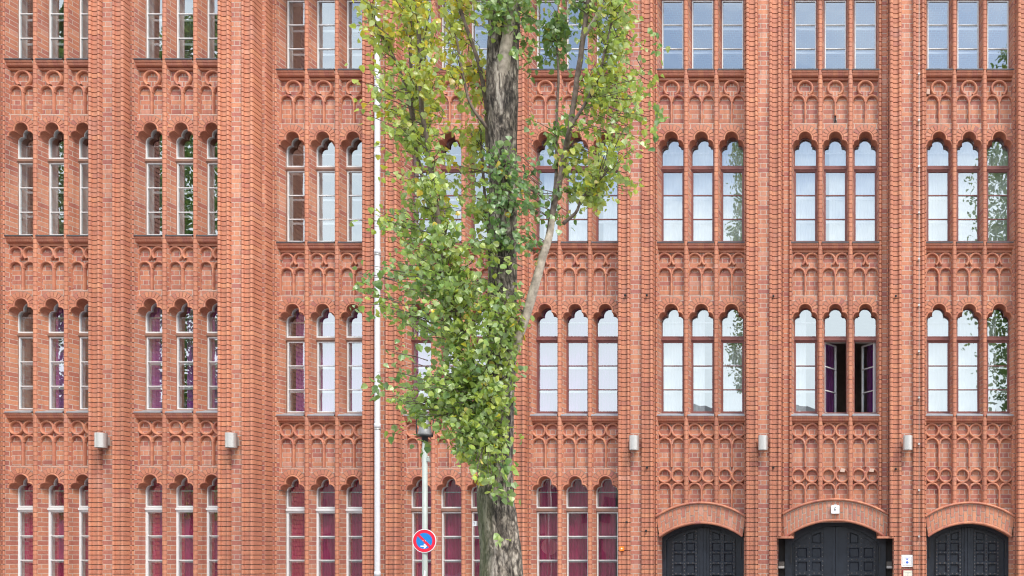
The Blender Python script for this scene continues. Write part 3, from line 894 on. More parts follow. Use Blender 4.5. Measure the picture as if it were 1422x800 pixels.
        while v > b0 + pitch:
            for i_ in (0, 1):
                a, c = (edges[1], edges[2]) if i_ == 0 else (edges[3], edges[4])
                gap = pitch - sq
                mb.bbox(a, c, D + 0.018, D + 0.06, v, v + gap)
                for q in (0.25, 0.75): stud(mb, a + (c-a)*q, v + gap/2, D + 0.018)
                # raised field inside the coffer
                x_0, x_1, v_1, v_0 = a + 1.6, c - 1.6, v - 1.6, v - sq + 1.6
                o_ = [(a, v - sq), (c, v - sq), (c, v), (a, v)]; n_ = [(x_0, v_0), (x_1, v_0), (x_1, v_1), (x_0, v_1)]
                for q_ in range(4):
                    r_ = (q_ + 1) % 4
                    mb.face([(X(o_[q_][0]), D + 0.026, Z(o_[q_][1])), (X(o_[r_][0]), D + 0.026, Z(o_[r_][1])), (X(n_[r_][0]), D + 0.052, Z(n_[r_][1])), (X(n_[q_][0]), D + 0.052, Z(n_[q_][1]))], m=0)
                mb.face([(X(p[0]), D + 0.052, Z(p[1])) for p in n_], m=0)
            v -= pitch
        # wedge field below the arch
        for i_ in (0, 1):
            a, c = (edges[1], edges[2]) if i_ == 0 else (edges[3], edges[4])
            lo = row0 + half_sq + (pitch - sq)
            ta, tc = top_at(a) - 3.5, top_at(c) - 3.5
            for f0 in range(6):
                ua, ub = a + (c-a)*f0/6, a + (c-a)*(f0+1)/6
                prism(mb, [(ua, top_at(ua) - 6.0), (ub, top_at(ub) - 6.0), (ub, top_at(ub) - 3.0), (ua, top_at(ua) - 3.0)], D + 0.02, D + 0.06)
            if min(ta, tc) - lo > 5:
                prism(mb, [(a + 1.5, lo + 1.2), (c - 1.5, lo + 1.2), (c - 1.5, tc - 3.4), (a + 1.5, ta - 3.4)], D + 0.034, D + 0.06, bev=0.14)
        leaf = mb.build('door_leaf', [M_DOOR, M_STUD], G)
        mb = MB()
        hx = u0 + s*(iw + 1.0)
        mb.bbox(hx - 0.9, hx + 0.9, D - 0.03, D + 0.0, row0 - 14, row0 + 8)
        mb.bbox(hx - 0.9, hx - 0.9 + 1.8, D - 0.05, D - 0.028, row0 - 14.6, row0 - 12)
        mb.build('strap_hinge', [M_IRON], G)
    # black sheet painted as the recess shade between pier and frame
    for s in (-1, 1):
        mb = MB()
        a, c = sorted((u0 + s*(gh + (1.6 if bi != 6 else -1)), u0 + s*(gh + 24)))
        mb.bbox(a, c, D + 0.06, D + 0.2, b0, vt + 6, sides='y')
        part(mb, 'recess_shade', [M_BLACK])
    if bi == 6:
        for s in (-1, 1):
            mb = MB()
            a, c = sorted((u0 + s*(gh + 2.8), u0 + s*(gh + 10.5)))
            mb.bbox(a, c, 0.40, D + 0.055, -9, -3, m=0); mb.bbox(a, c, 0.38, D + 0.05, -12.5, -9.2, m=1)
            tag(part(mb, 'recess_box', [plain('taupe box', (0.09, 0.08, 0.07), 0.5), M_STEEL]), 'small metal box in the dark recess beside the middle gate')
def stud(mb, u, v, d, r=0.95):
    x, z = X(u), Z(v); q = X(r)
    ap = (x, d - 0.014, z)
    c = [(x - q, d, z - q), (x + q, d, z - q), (x + q, d, z + q), (x - q, d, z + q)]
    for i in range(4): mb.face([c[i], c[(i+1) % 4], ap], m=1)
gate(5, 58.5, 31.8, 50.8, 59.8, 79, 62.5, 0.245, 12.6, (18.3, 36.0), 17.8, 15.4, 31, 'dark double gate with studded coffers, left of three')
gate(6, 71.5, 29.5, 54.2, 63, 83.5, 73.5, 0.215, 14.0, (27.0, 47.5), 9.6, 19.6, 25, 'widest dark double gate, in the middle')
gate(7, 58.5, 31.8, 50.8, 59.8, 79, 62.5, 0.245, 12.6, (18.3, 36.0), 17.8, 15.4, 31, 'dark double gate with studded coffers, right of three')
# brickwork either side of the wide arch, behind it
mb = MB()
mb.bbox(-78, 78, 0.30, 0.55, 52, 76, sides='y')
mb.bbox(-189 - 64, -189 + 64, 0.30, 0.55, 53, 72, sides='y')
mb.bbox(189 - 64, 189 + 64, 0.30, 0.55, 53, 72, sides='y')
part(mb, 'arch_backing', [M_BRICK])

# downpipe, lightning rod
mb = MB()
pu, py = -634, -0.06
mb.tube([(X(pu), py, 0.0), (X(pu), py, Z(VTOP))], 0.058, n=20, cap=False)
for v in (-20, 185, 426, 560, 668):
    mb.lathe([(0.058, -0.05), (0.066, -0.048), (0.066, 0.045), (0.058, 0.05)], (X(pu), py, Z(v)), n=20)
o = part(mb, 'downpipe', [M_PIPE]); tag(o, 'white round rainwater pipe running up a pier')
for v in (-20, 185, 426, 668):
    mb = MB()
    mb.lathe([(0.060, -0.012), (0.0675, -0.012), (0.0675, 0.012), (0.060, 0.012)], (X(pu), py, Z(v) - 0.066), n=16)
    mb.box(X(pu) - 0.012, X(pu) + 0.012, py + 0.05, 0.08, Z(v) - 0.078, Z(v) - 0.054)
    mb.build('pipe_clamp', [M_STEEL], o)
mb = MB(); cu = 116.2
mb.tube([(X(cu), -0.018, 0.0), (X(cu), -0.018, Z(VTOP))], 0.006, n=6)
for i in range(15):
    v = 778 - 64.2*i - 104
    if v < -100: break
    mb.box(X(cu) - 0.02, X(cu) + 0.02, -0.03, 0.04, Z(v) - 0.018, Z(v) + 0.018)
tag(part(mb, 'lightning_rod', [M_STEEL]), 'thin clipped metal lightning conductor')
# small iron pegs left in the masonry
for u, v, d in ((-292, 367, 0.0), (-262, 367, 0.0), (-86, 366, 0), (84, 366, 0.0), (-262, 128, 0.02), (-86, 128, 0.02), (84, 126, 0.02), (-290, 52, 0.0), (-263, 40, 0)):
    mb = MB(); mb.tube([(X(u), d + 0.03, Z(v)), (X(u), d - 0.05, Z(v) + 0.004)], 0.012, n=6)
    mb.box(X(u) - 0.02, X(u) + 0.02, d - 0.004, d + 0.03, Z(v) - 0.02, Z(v) + 0.02)
    part(mb, 'wall_peg', [M_IRON])
# pale plaster repairs on the tracery
for u, v, w, h in ((10, 126, 4, 3), (51, 126, 4, 2.8), (131, 660, 2.8, 4.2)):
    mb = MB(); prism(mb, [(u - w, v - h*0.8), (u + w*0.8, v - h), (u + w, v + h*0.7), (u - w*0.5, v + h)], 0.305, 0.36, bev=0.08)
    part(mb, 'plaster_patch', [M_PATCH])

# ------------------------------------------------------------------ wall lamps
def lamp_parts():
    b = MB()
    # back plate + arm
    b.box(-0.05, 0.05, -0.17, 0.0, -0.085, 0.085); bracket = b.mesh('bracket', [M_STEEL])
    b = MB()
    # body: flat back, rounded front shell, open ends
    prof = [(-0.098, 0.0), (-0.098, -0.07)] + [(-0.098*math.cos(R(a)), -0.07 - 0.10*math.sin(R(a))) for a in range(15, 166, 15)] + [(0.098, -0.07), (0.098, 0.0)]
    for i in range(len(prof) - 1):
        a, c = prof[i], prof[i+1]
        b.face([(a[0], a[1], -0.15), (c[0], c[1], -0.15), (c[0], c[1], 0.15), (a[0], a[1], 0.15)], smooth=True)
    b.face([(p[0], p[1], 0.149) for p in prof]); b.face([(p[0]*0.99, p[1]*0.99, -0.132) for p in prof[::-1]], m=1)
    b.face([(-0.098, 0, -0.15), (-0.098, 0, 0.15), (0.098, 0, 0.15), (0.098, 0, -0.15)])
    body = b.mesh('lamp_shade', [M_STEEL, M_SIGNW])
    return bracket, body
LB, LS = lamp_parts()
lamps = [(-993, -0.417, 'rounded metal wall lamp on the leftmost pier seen whole, between the two projecting bays'),
         (-817, -0.417, 'rounded metal wall lamp on the corner pier left of the white downpipe'),
         (-278, 0, 'rounded metal wall lamp right of the tree, beside the left gate'),
         (-100, 0, 'rounded metal wall lamp on the pier between the left and middle gates'),
         (100, 0, 'rounded metal wall lamp above the square plaque, between the middle and right gates')]
for u, dz, lab in lamps:
    t = empty('wall_lamp', (X(u), dz + 0.075, Z(161)), lab, 'wall lamp', 'metal wall lamps along the piers')
    put('bracket', LB, t)
    put('lamp_shade', LS, t, (0, -0.13, 0))

# ------------------------------------------------------------------ signs on the wall
def digit_strokes(mb, pts, r, y, m):
    mb.tube([(p[0], y, p[1]) for p in pts], r, n=6, m=m)
hn = empty('house_number', (X(0), 0.20, Z(70)), 'white square box with the number 6 above the middle gate', 'house number')
b = MB()
def rbox(b, w, h, y0, y1, bev=0.012, m=0):
    c = [(-w+bev, -h), (w-bev, -h), (w, -h+bev), (w, h-bev), (w-bev, h), (-w+bev, h), (-w, h-bev), (-w, -h+bev)]
    b.face([(x, y0, z) for x, z in c], m=m)
    for i in range(8):
        p, q = c[i], c[(i+1) % 8]
        b.face([(p[0], y1, p[1]), (q[0], y1, q[1]), (q[0], y0, q[1]), (p[0], y0, p[1])], m=m)
rbox(b, 0.088, 0.088, -0.07, 0.0)
b.build('plate', [M_SIGNW], hn)
b = MB()
six = [(0.016, 0.042), (0.002, 0.045), (-0.012, 0.032), (-0.017, 0.004), (-0.015, -0.024), (0.0, -0.036), (0.014, -0.024), (0.014, -0.006), (0.0, 0.004), (-0.013, -0.006)]
digit_strokes(b, six, 0.0052, -0.071, 0); b.build('numeral', [M_INK], hn)
b = MB(); b.box(-0.03, 0.03, -0.05, 0.0, 0.089, 0.115); b.build('lamp_cap', [M_STEEL], hn)

pq = empty('plaque', (X(100), 0.072, Z(-2)), 'white square monument plaque with a blue hourglass emblem in a shield', 'plaque')
b = MB(); rbox(b, 0.128, 0.125, -0.025, 0.0); b.build('plate', [M_SIGNW], pq)
b = MB()
for x0, x1, z0, z1 in ((-0.094, 0.094, 0.084, 0.088), (-0.094, 0.094, -0.096, -0.090), (-0.094, -0.088, -0.09, 0.084), (0.088, 0.094, -0.09, 0.084)):
    b.box(x0, x1, -0.0285, -0.024, z0, z1)
b.build('border', [M_GREY], pq)
b = MB()
sh = [(-0.062, 0.066), (-0.066, 0.0), (-0.056, -0.04), (-0.03, -0.07), (0.0, -0.082), (0.03, -0.07), (0.056, -0.04), (0.066, 0.0), (0.062, 0.066)]
for (xa, za), (xb, zb) in zip(sh, sh[1:] + sh[:1]):
    b.tube([(xa, -0.026, za), (xb, -0.026, zb)], 0.003, n=5)
b.build('shield_outline', [M_GREY], pq)
b = MB()
def flat(b, pts, y0, y1, m=0):
    ar = sum(pts[i][0]*pts[(i+1) % len(pts)][1] - pts[(i+1) % len(pts)][0]*pts[i][1] for i in range(len(pts)))
    if ar < 0: pts = pts[::-1]
    b.face([(p[0], y0, p[1]) for p in pts], m=m)
    for i in range(len(pts)):
        p, q = pts[i], pts[(i+1) % len(pts)]
        b.face([(p[0], y1, p[1]), (q[0], y1, q[1]), (q[0], y0, q[1]), (p[0], y0, p[1])], m=m)
flat(b, [(-0.032, 0.050), (0.032, 0.050), (0.012, 0.030), (0.0, 0.016), (-0.012, 0.030)], -0.029, -0.024)
flat(b, [(-0.034, -0.026), (0.0, -0.062), (0.034, -0.026), (0.012, -0.008), (0.0, 0.002), (-0.012, -0.008)], -0.029, -0.024)
b.build('emblem', [M_EMB], pq)

nt_ = empty('notice', (X(101), 0.072, Z(-26.5)), 'cream notice in a red frame under the square plaque', 'notice')
b = MB(); rbox(b, 0.115, 0.19, -0.02, 0.0, 0.004); b.build('frame', [plain('red frame', (0.30, 0.03, 0.03), 0.5)], nt_)
b = MB(); rbox(b, 0.095, 0.17, -0.023, -0.018, 0.002); b.build('sheet', [M_CREAM], nt_)
b = MB(); b.box(-0.003, 0.003, -0.026, -0.022, 0.03, 0.12); b.box(-0.07, 0.07, -0.026, -0.022, 0.128, 0.133); b.build('print', [M_GREY], nt_)

al = empty('alarm_box', (X(-296.5), 0.034, Z(15)), 'tiny orange box with a pale centre on the pier left of the left gate', 'alarm box')
b = MB(); rbox(b, 0.045, 0.045, -0.05, 0.0, 0.006); b.build('housing', [M_ORANGE], al)
b = MB(); b.lathe([(0.018, 0.0), (0.018, 0.006), (0.012, 0.01)], (0, -0.05, 0), n=12, axis='y'); b.build('button', [M_CREAM], al)

# ------------------------------------------------------------------ lamp post with the no-stopping sign
PD = -3.1; k = (CAMD + PD)/CAMD        # its distance from the camera scales photo offsets
def PX(x): return (x - 1160)/S*k
def PZ(y): return EYE + (777 - y)/S*k
post = empty('lamp_post', (PX(590), PD, 0), 'pale grey green lamp post with a black collar below its bell-shaped head', 'lamp post')
b = MB(); b.tube([(0, 0, 0), (0, 0, 1.0), (0, 0, PZ(614))], [0.058, 0.048, 0.045], n=20); b.build('pole', [M_POLE], post)
b = MB(); b.lathe([(0.10, 0), (0.10, 0.28), (0.06, 0.33)], (0, 0, 0), n=20); b.build('foot', [M_POLE], post)
zt = PZ(614)
b = MB(); b.lathe([(0.046, -0.005), (0.056, 0.0), (0.056, 0.085), (0.085, 0.095), (0.135, 0.10), (0.140, 0.115), (0.06, 0.12)], (0, 0, zt), n=24); b.build('collar', [M_IRON], post)
b = MB()
for s in (-1, 1):
    b.tube([(s*0.135, 0, zt + 0.10), (s*0.150, 0, zt + 0.20), (s*0.150, 0, zt + 0.40), (s*0.11, 0, zt + 0.47)], 0.011, n=8)
b.build('bracket', [M_IRON], post)
b = MB(); b.lathe([(0.118, 0.117), (0.122, 0.14), (0.112, 0.19), (0.092, 0.28), (0.075, 0.36), (0.06, 0.43), (0.02, 0.47)], (0, 0, zt), n=28); b.build('lamp_head', [M_HEAD], post)
b = MB(); b.box(0.035, 0.085, -0.03, 0.03, PZ(641), PZ(636)); b.lathe([(0.02, 0), (0.02, 0.03)], (0.06, 0, PZ(636)), n=8); b.build('photocell', [M_POLE], post)
b = MB(); flat(b, [(-0.005, PZ(800)), (0.03, PZ(800)), (0.034, PZ(794)), (0.014, PZ(791.5))], -0.050, -0.045); b.build('sticker', [M_SIGNW], post)

sg = empty('road_sign', (PX(591.3), PD - 0.062, PZ(751.3)), 'round no-stopping sign, blue with red ring, slash and white arrow, clamped on the post', 'road sign')
RS = 16.4/S*k
def disc(b, r0, r1, y0, y1, n=56, m=0):
    for i in range(n):
        a, c = 2*math.pi*i/n, 2*math.pi*(i+1)/n
        def p(r, t, y): return (r*math.cos(t), y, r*math.sin(t))
        if r0 > 0:
            b.face([p(r0, a, y0), p(r1, a, y0), p(r1, c, y0), p(r0, c, y0)], m=m)
        else: b.face([(0, y0, 0), p(r1, a, y0), p(r1, c, y0)], m=m)
        b.face([p(r1, a, y1), p(r1, c, y1), p(r1, c, y0), p(r1, a, y0)], m=m)
b = MB(); disc(b, 0, RS, 0.0, 0.012); b.face([(RS*math.cos(-2*math.pi*i/40), 0.012, RS*math.sin(-2*math.pi*i/40)) for i in range(40)]); b.build('plate', [M_SIGNW], sg)
b = MB(); disc(b, RS*0.68, RS*0.945, -0.002, 0.0); b.build('ring', [M_SIGNR], sg)
b = MB(); disc(b, 0, RS*0.69, -0.0012, 0.0); b.build('field', [M_SIGNB], sg)
b = MB()
d = Vector((1, -1)).normalized(); nn = Vector((1, 1)).normalized(); hw_ = RS*0.105
q = [d*(-RS*0.72) + nn*hw_, d*(RS*0.72) + nn*hw_, d*(RS*0.72) - nn*hw_, d*(-RS*0.72) - nn*hw_]
flat(b, [(p.x, p.y) for p in q], -0.0028, 0.0); b.build('slash', [M_SIGNR], sg)
b = MB()
ax, az = -0.0, -RS*0.45
flat(b, [(ax - RS*.32, az - RS*.055), (ax + RS*.02, az - RS*.055), (ax + RS*.02, az + RS*.055), (ax - RS*.32, az + RS*.055)], -0.0036, 0.0)
flat(b, [(ax - RS*.06, az + RS*.19), (ax + RS*.06, az + RS*.19), (ax + RS*.23, az), (ax + RS*.06, az - RS*.19), (ax - RS*.06, az - RS*.19), (ax + RS*.05, az)], -0.0042, 0.0)
b.build('arrow', [M_SIGNW], sg)
b = MB()
for s in (-1, 1): b.lathe([(RS*0.035, 0.0), (RS*0.035, 0.003), (RS*0.02, 0.005)], (s*RS*0.1, -0.002, 0), n=10, axis='y')
b.build('rivet', [M_SIGNW], sg)
b = MB(); b.box(-0.03, 0.03, 0.012, 0.10, -0.03, 0.03); b.build('clamp', [M_STEEL], sg)

# ------------------------------------------------------------------ the poplar
TD = -12.0; kt = (CAMD + TD)/CAMD
TP = S/kt                         # pixels per metre at the tree
def TX(x): return (x - 1160)/TP
def TZ(y): return EYE + (777 - y)/TP
def bark(name):
    m, n, l, b = mat(name)
    tc = N(n, 'ShaderNodeTexCoord')
    mp = N(n, 'ShaderNodeMapping'); mp.inputs['Scale'].default_value = (1, 1, 0.30)
    l.new(tc.outputs['Object'], mp.inputs['Vector'])
    n1 = N(n, 'ShaderNodeTexNoise'); n1.inputs['Scale'].default_value = 34; n1.inputs['Detail'].default_value = 8; n1.inputs['Roughness'].default_value = 0.65; n1.inputs['Distortion'].default_value = 0.8
    l.new(mp.outputs['Vector'], n1.inputs['Vector'])
    r1 = ramp(n, [(0.33, (0.03, 0.026, 0.022)), (0.44, (0.15, 0.127, 0.105)), (0.52, (0.39, 0.345, 0.29)), (0.66, (0.60, 0.55, 0.47))])
    l.new(n1.outputs['Fac'], r1.inputs['Fac'])
    n2 = N(n, 'ShaderNodeTexNoise'); n2.inputs['Scale'].default_value = 2.6; n2.inputs['Detail'].default_value = 6
    l.new(tc.outputs['Object'], n2.inputs['Vector'])
    r2 = ramp(n, [(0.34, (0.60, 0.60, 0.61)), (0.54, (1.06, 1.04, 1.01))])
    l.new(n2.outputs['Fac'], r2.inputs['Fac'])
    a = N(n, 'ShaderNodeMixRGB', blend_type='MULTIPLY'); a.inputs['Fac'].default_value = 1
    l.new(r1.outputs['Color'], a.inputs['Color1']); l.new(r2.outputs['Color'], a.inputs['Color2'])
    fz = N(n, 'ShaderNodeMapping'); fz.inputs['Scale'].default_value = (1, 1, 0.16); l.new(tc.outputs['Object'], fz.inputs['Vector'])
    fn = N(n, 'ShaderNodeTexVoronoi'); fn.feature = 'DISTANCE_TO_EDGE'; fn.inputs['Scale'].default_value = 14
    fw = N(n, 'ShaderNodeTexNoise'); fw.inputs['Scale'].default_value = 9; l.new(tc.outputs['Object'], fw.inputs['Vector'])
    fa = N(n, 'ShaderNodeMixRGB'); fa.inputs['Fac'].default_value = 0.10; l.new(fz.outputs['Vector'], fa.inputs['Color1']); l.new(fw.outputs['Color'], fa.inputs['Color2'])
    l.new(fa.outputs['Color'], fn.inputs['Vector'])
    fr_ = ramp(n, [(0.0, (0.10, 0.09, 0.085)), (0.10, (0.45, 0.43, 0.41)), (0.24, (1, 1, 1))]); l.new(fn.outputs['Distance'], fr_.inputs['Fac'])
    af = N(n, 'ShaderNodeMixRGB', blend_type='MULTIPLY'); af.inputs['Fac'].default_value = 0.85
    l.new(a.outputs['Color'], af.inputs['Color1']); l.new(fr_.outputs['Color'], af.inputs['Color2']); a = af
    # algae on one flank of the lower trunk
    sp = N(n, 'ShaderNodeSeparateXYZ'); l.new(tc.outputs['Object'], sp.inputs[0])
    g1 = N(n, 'ShaderNodeMapRange'); g1.inputs[1].default_value = -0.02; g1.inputs[2].default_value = -0.11; l.new(sp.outputs['X'], g1.inputs[0])
    g2 = N(n, 'ShaderNodeMapRange'); g2.inputs[1].default_value = 2.6; g2.inputs[2].default_value = 2.1; l.new(sp.outputs['Z'], g2.inputs[0])
    g3 = N(n, 'ShaderNodeMapRange'); g3.inputs[1].default_value = 0.40; g3.inputs[2].default_value = 0.60; l.new(n1.outputs['Fac'], g3.inputs[0])
    mm = N(n, 'ShaderNodeMath', operation='MULTIPLY'); l.new(g1.outputs[0], mm.inputs[0]); l.new(g2.outputs[0], mm.inputs[1])
    m2 = N(n, 'ShaderNodeMath', operation='MULTIPLY_ADD'); l.new(g3.outputs[0], m2.inputs[0]); m2.inputs[1].default_value = 0.3; m2.inputs[2].default_value = 0.5
    m3 = N(n, 'ShaderNodeMath', operation='MULTIPLY'); l.new(mm.outputs[0], m3.inputs[0]); l.new(m2.outputs[0], m3.inputs[1])
    c = N(n, 'ShaderNodeMixRGB'); c.inputs['Color2'].default_value = (0.075, 0.095, 0.03, 1)
    l.new(m3.outputs[0], c.inputs['Fac']); l.new(a.outputs['Color'], c.inputs['Color1'])
    l.new(c.outputs['Color'], b.inputs['Base Color']); b.inputs['Roughness'].default_value = 0.9
    bp = N(n, 'ShaderNodeBump'); bp.inputs['Strength'].default_value = 1.0; bp.inputs['Distance'].default_value = 0.035
    l.new(n1.outputs['Fac'], bp.inputs['Height']); l.new(bp.outputs['Normal'], b.inputs['Normal'])
    return m
M_BARK = bark('poplar bark')
M_LIMB = plain('limb bark', (0.13, 0.10, 0.08), 0.9, var=0.45, scale=25, bump=0.5)
M_LIMBL = plain('pale limb bark', (0.36, 0.31, 0.25), 0.9, var=0.4, scale=25, bump=0.5)
def leafmat(name):
    m, n, l, b = mat(name); n.remove(b)
    at = N(n, 'ShaderNodeAttribute'); at.attribute_name = 'tint'
    r = ramp(n, [(0.0, (0.080, 0.180, 0.055)), (0.25, (0.155, 0.295, 0.080)), (0.5, (0.285, 0.415, 0.085)), (0.75, (0.46, 0.535, 0.070)), (0.9, (0.62, 0.52, 0.040)), (1.0, (0.62, 0.42, 0.04))])
    l.new(at.outputs['Fac'], r.inputs['Fac'])
    # paler underside
    ge = N(n, 'ShaderNodeNewGeometry')
    un = N(n, 'ShaderNodeMixRGB'); un.inputs['Color2'].default_value = (0.46, 0.54, 0.36, 1)
    mu = N(n, 'ShaderNodeMath', operation='MULTIPLY'); mu.inputs[1].default_value = 0.38
    l.new(ge.outputs['Backfacing'], mu.inputs[0]); l.new(mu.outputs[0], un.inputs['Fac']); l.new(r.outputs['Color'], un.inputs['Color1'])
    df = N(n, 'ShaderNodeBsdfDiffuse'); l.new(un.outputs['Color'], df.inputs['Color'])
    tl = N(n, 'ShaderNodeBsdfTranslucent'); l.new(r.outputs['Color'], tl.inputs['Color'])
    m1 = N(n, 'ShaderNodeMixShader'); m1.inputs['Fac'].default_value = 0.46
    l.new(df.outputs[0], m1.inputs[1]); l.new(tl.outputs[0], m1.inputs[2])
    gl = N(n, 'ShaderNodeBsdfGlossy'); gl.inputs['Roughness'].default_value = 0.38; gl.inputs['Color'].default_value = (0.9, 0.95, 1, 1)
    m2 = N(n, 'ShaderNodeMixShader'); m2.inputs['Fac'].default_value = 0.045
    l.new(m1.outputs[0], m2.inputs[1]); l.new(gl.outputs[0], m2.inputs[2])
    l.new(m2.outputs[0], n['Material Output'].inputs['Surface'])
    return m
M_LEAF = leafmat('poplar leaf')

tree = empty('poplar_tree', (TX(700), TD, 0), 'tall poplar with a grey fissured trunk and yellow green leaves before the brick front', 'tree')
TREE0 = Vector(tree.location)
def tp(x, y, dy=0.0): return Vector((TX(x) - TREE0.x, dy, TZ(y)))
TRUNK = [(1050, 706, 52), (990, 704, 40), (900, 700, 31), (800, 696, 27), (760, 694, 25.5), (720, 690.5, 24.5), (690, 688, 23), (650, 688, 21), (600, 691, 19.5),
         (500, 696, 18.5), (400, 698, 18), (300, 698.5, 17.5), (200, 698, 18), (150, 698, 19.5), (110, 698, 20.5), (60, 700, 20), (0, 702, 20), (-150, 704, 19), (-600, 708, 15), (-1300, 700, 9), (-2000, 704, 3)]
def trunk_at(y):
    T = TRUNK
    for (y0, x0, r0), (y1, x1, r1) in zip(T[:-1], T[1:]):
        if y0 >= y >= y1:
            f = (y0 - y)/(y0 - y1); return (x0 + (x1-x0)*f, r0 + (r1-r0)*f)
    return (700, 3)
b = MB()
ys = []
y = 1050.0
while y > -2000:
    ys.append(y); y -= 4 if y > -40 else 40
n = 72
rings = []
for y in ys:
    cx, r = trunk_at(y)
    c = tp(cx, y); rr = r/TP
    ring = []
    for i in range(n):
        a = 2*math.pi*i/n
        p = Vector((math.cos(a), math.sin(a), 0))
        q = Vector((p.x*4.2, p.y*4.2, c.z*1.7))
        rid = abs(noise.noise(q)) ; rid2 = abs(noise.noise(Vector((p.x*11, p.y*11, c.z*3.6 + 9))))
        big = noise.noise(Vector((p.x*1.1, p.y*1.1, c.z*0.9)))
        h = 1 + 0.07*big + 0.34*(min(rid, 0.26) - 0.2) + 0.16*min(rid2, 0.35)
        ring.append(c + p*rr*h)
    rings.append(ring)
for i in range(len(rings) - 1):
    for k_ in range(n):
        k2 = (k_ + 1) % n
        b.face([rings[i][k_], rings[i][k2], rings[i+1][k2], rings[i+1][k_]], uv=[(0, 0)]*4, smooth=True)
b.build('trunk', [M_BARK], tree)

LIMBS = [  # (x, y, r px, depth m), material
 ([(706, 505, 9, -.02), (716, 485, 7.5, -.05), (727, 462, 6.8, -.08), (745, 412, 6.2, -.1), (760, 362, 5.6, -.12), (768, 338, 5.0, -.12), (773, 310, 4.4, -.12)], 'p'),
 ([(767, 342, 4.4, -.12), (774, 300, 4.3, -.12), (783, 250, 4, -.1), (793, 200, 3.9, -.1), (800, 160, 3.6, -.1), (808, 105, 3.8, -.1), (816, 50, 3.6, -.1), (823, 0, 3.4, -.1), (835, -90, 2.6, -.1), (845, -300, 1.5, 0)], 'd'),
 ([(699, 175, 5, 0.0), (702, 128, 7.5, -.05), (706, 95, 8.5, -.11), (714, 55, 7.2, -.15), (722, 15, 6.8, -.18), (735, -60, 6, -.2), (760, -300, 3, -.2)], 'p'),
 ([(692, 615, 8, -.02), (676, 570, 5, -.08), (660, 500, 4.6, -.12), (640, 425, 4.4, -.16), (628, 375, 4.2, -.16), (620, 320, 4, -.16), (610, 240, 3.6, -.18), (600, 170, 3.2, -.2), (598, 90, 3, -.2), (592, 0, 2.5, -.2), (585, -80, 2, -.2)], 'd'),
 ([(688, 260, 6, 0.02), (672, 190, 3.6, 0.1), (668, 130, 3.4, 0.12), (655, 75, 3, 0.15), (640, 30, 2.6, 0.15), (625, -20, 2.4, 0.15)], 'd'),
 ([(630, 385, 3.4, -.1), (612, 330, 2.8, -.05), (590, 262, 2.6, 0), (577, 200, 2.4, 0), (572, 130, 2.4, .02), (568, 60, 2, .02), (572, -20, 1.6, 0)], 'd'),
 ([(574, 170, 2.2, 0), (562, 110, 2, -.05), (540, 65, 1.8, -.05), (518, 20, 1.6, -.1), (508, -20, 1.2, -.1)], 'd'),
 ([(680, 182, 3, 0), (662, 158, 2, -.1), (652, 122, 1.8, -.1), (640, 60, 1.5, -.1)], 'd'),
 ([(700, 440, 4, .05), (676, 385, 3, .2), (665, 320, 2.6, .25), (655, 260, 2.2, .3), (650, 180, 2, .3)], 'd'),
 ([(790, 215, 3, -.1), (800, 195, 2.4, -.2), (818, 165, 2, -.2), (836, 130, 1.9, -.2), (850, 80, 1.8, -.2), (862, 20, 1.6, -.2), (868, -40, 1.4, -.2)], 'd'),
 ([(770, 325, 2.6, -.1), (772, 240, 2.2, 0), (770, 180, 1.9, .05), (773, 110, 1.7, .05), (770, 40, 1.4, .05)], 'd'),
 ([(788, 318, 2.6, -.12), (806, 305, 2, -.15), (815, 285, 1.7, -.15), (835, 265, 1.3, -.15)], 'd'),
 ([(815, 60, 2.8, -.1), (830, 45, 2.4, -.15), (843, 15, 2.2, -.15), (850, -30, 2, -.15)], 'p'),
]
limb_pts = []
for pts, kd in LIMBS:
    b = MB()
    # smooth the path
    P = [(tp(x, y, d_), r/TP) for x, y, r, d_ in pts]
    path, rad = [], []
    for i in range(len(P) - 1):
        p0 = P[max(i-1, 0)][0]; p1 = P[i][0]; p2 = P[i+1][0]; p3 = P[min(i+2, len(P)-1)][0]
        for s_ in range(4):
            t = s_/4
            q = 0.5*((2*p1) + (-p0+p2)*t + (2*p0-5*p1+4*p2-p3)*t*t + (-p0+3*p1-3*p2+p3)*t**3)
            wob = noise.noise_vector(q*6)*0.008
            path.append(q + wob); rad.append(P[i][1]*(1-t) + P[i+1][1]*t)
    path.append(P[-1][0]); rad.append(P[-1][1])
    b.tube(path, rad, n=10)
    b.build('limb', [M_LIMBL if kd == 'p' else M_LIMB], tree)
    limb_pts += path[3:] if len(path) > 6 else []
limb_pts += [tp(*(trunk_at(y)[0], y), 0) for y in range(660, 0, -12)]

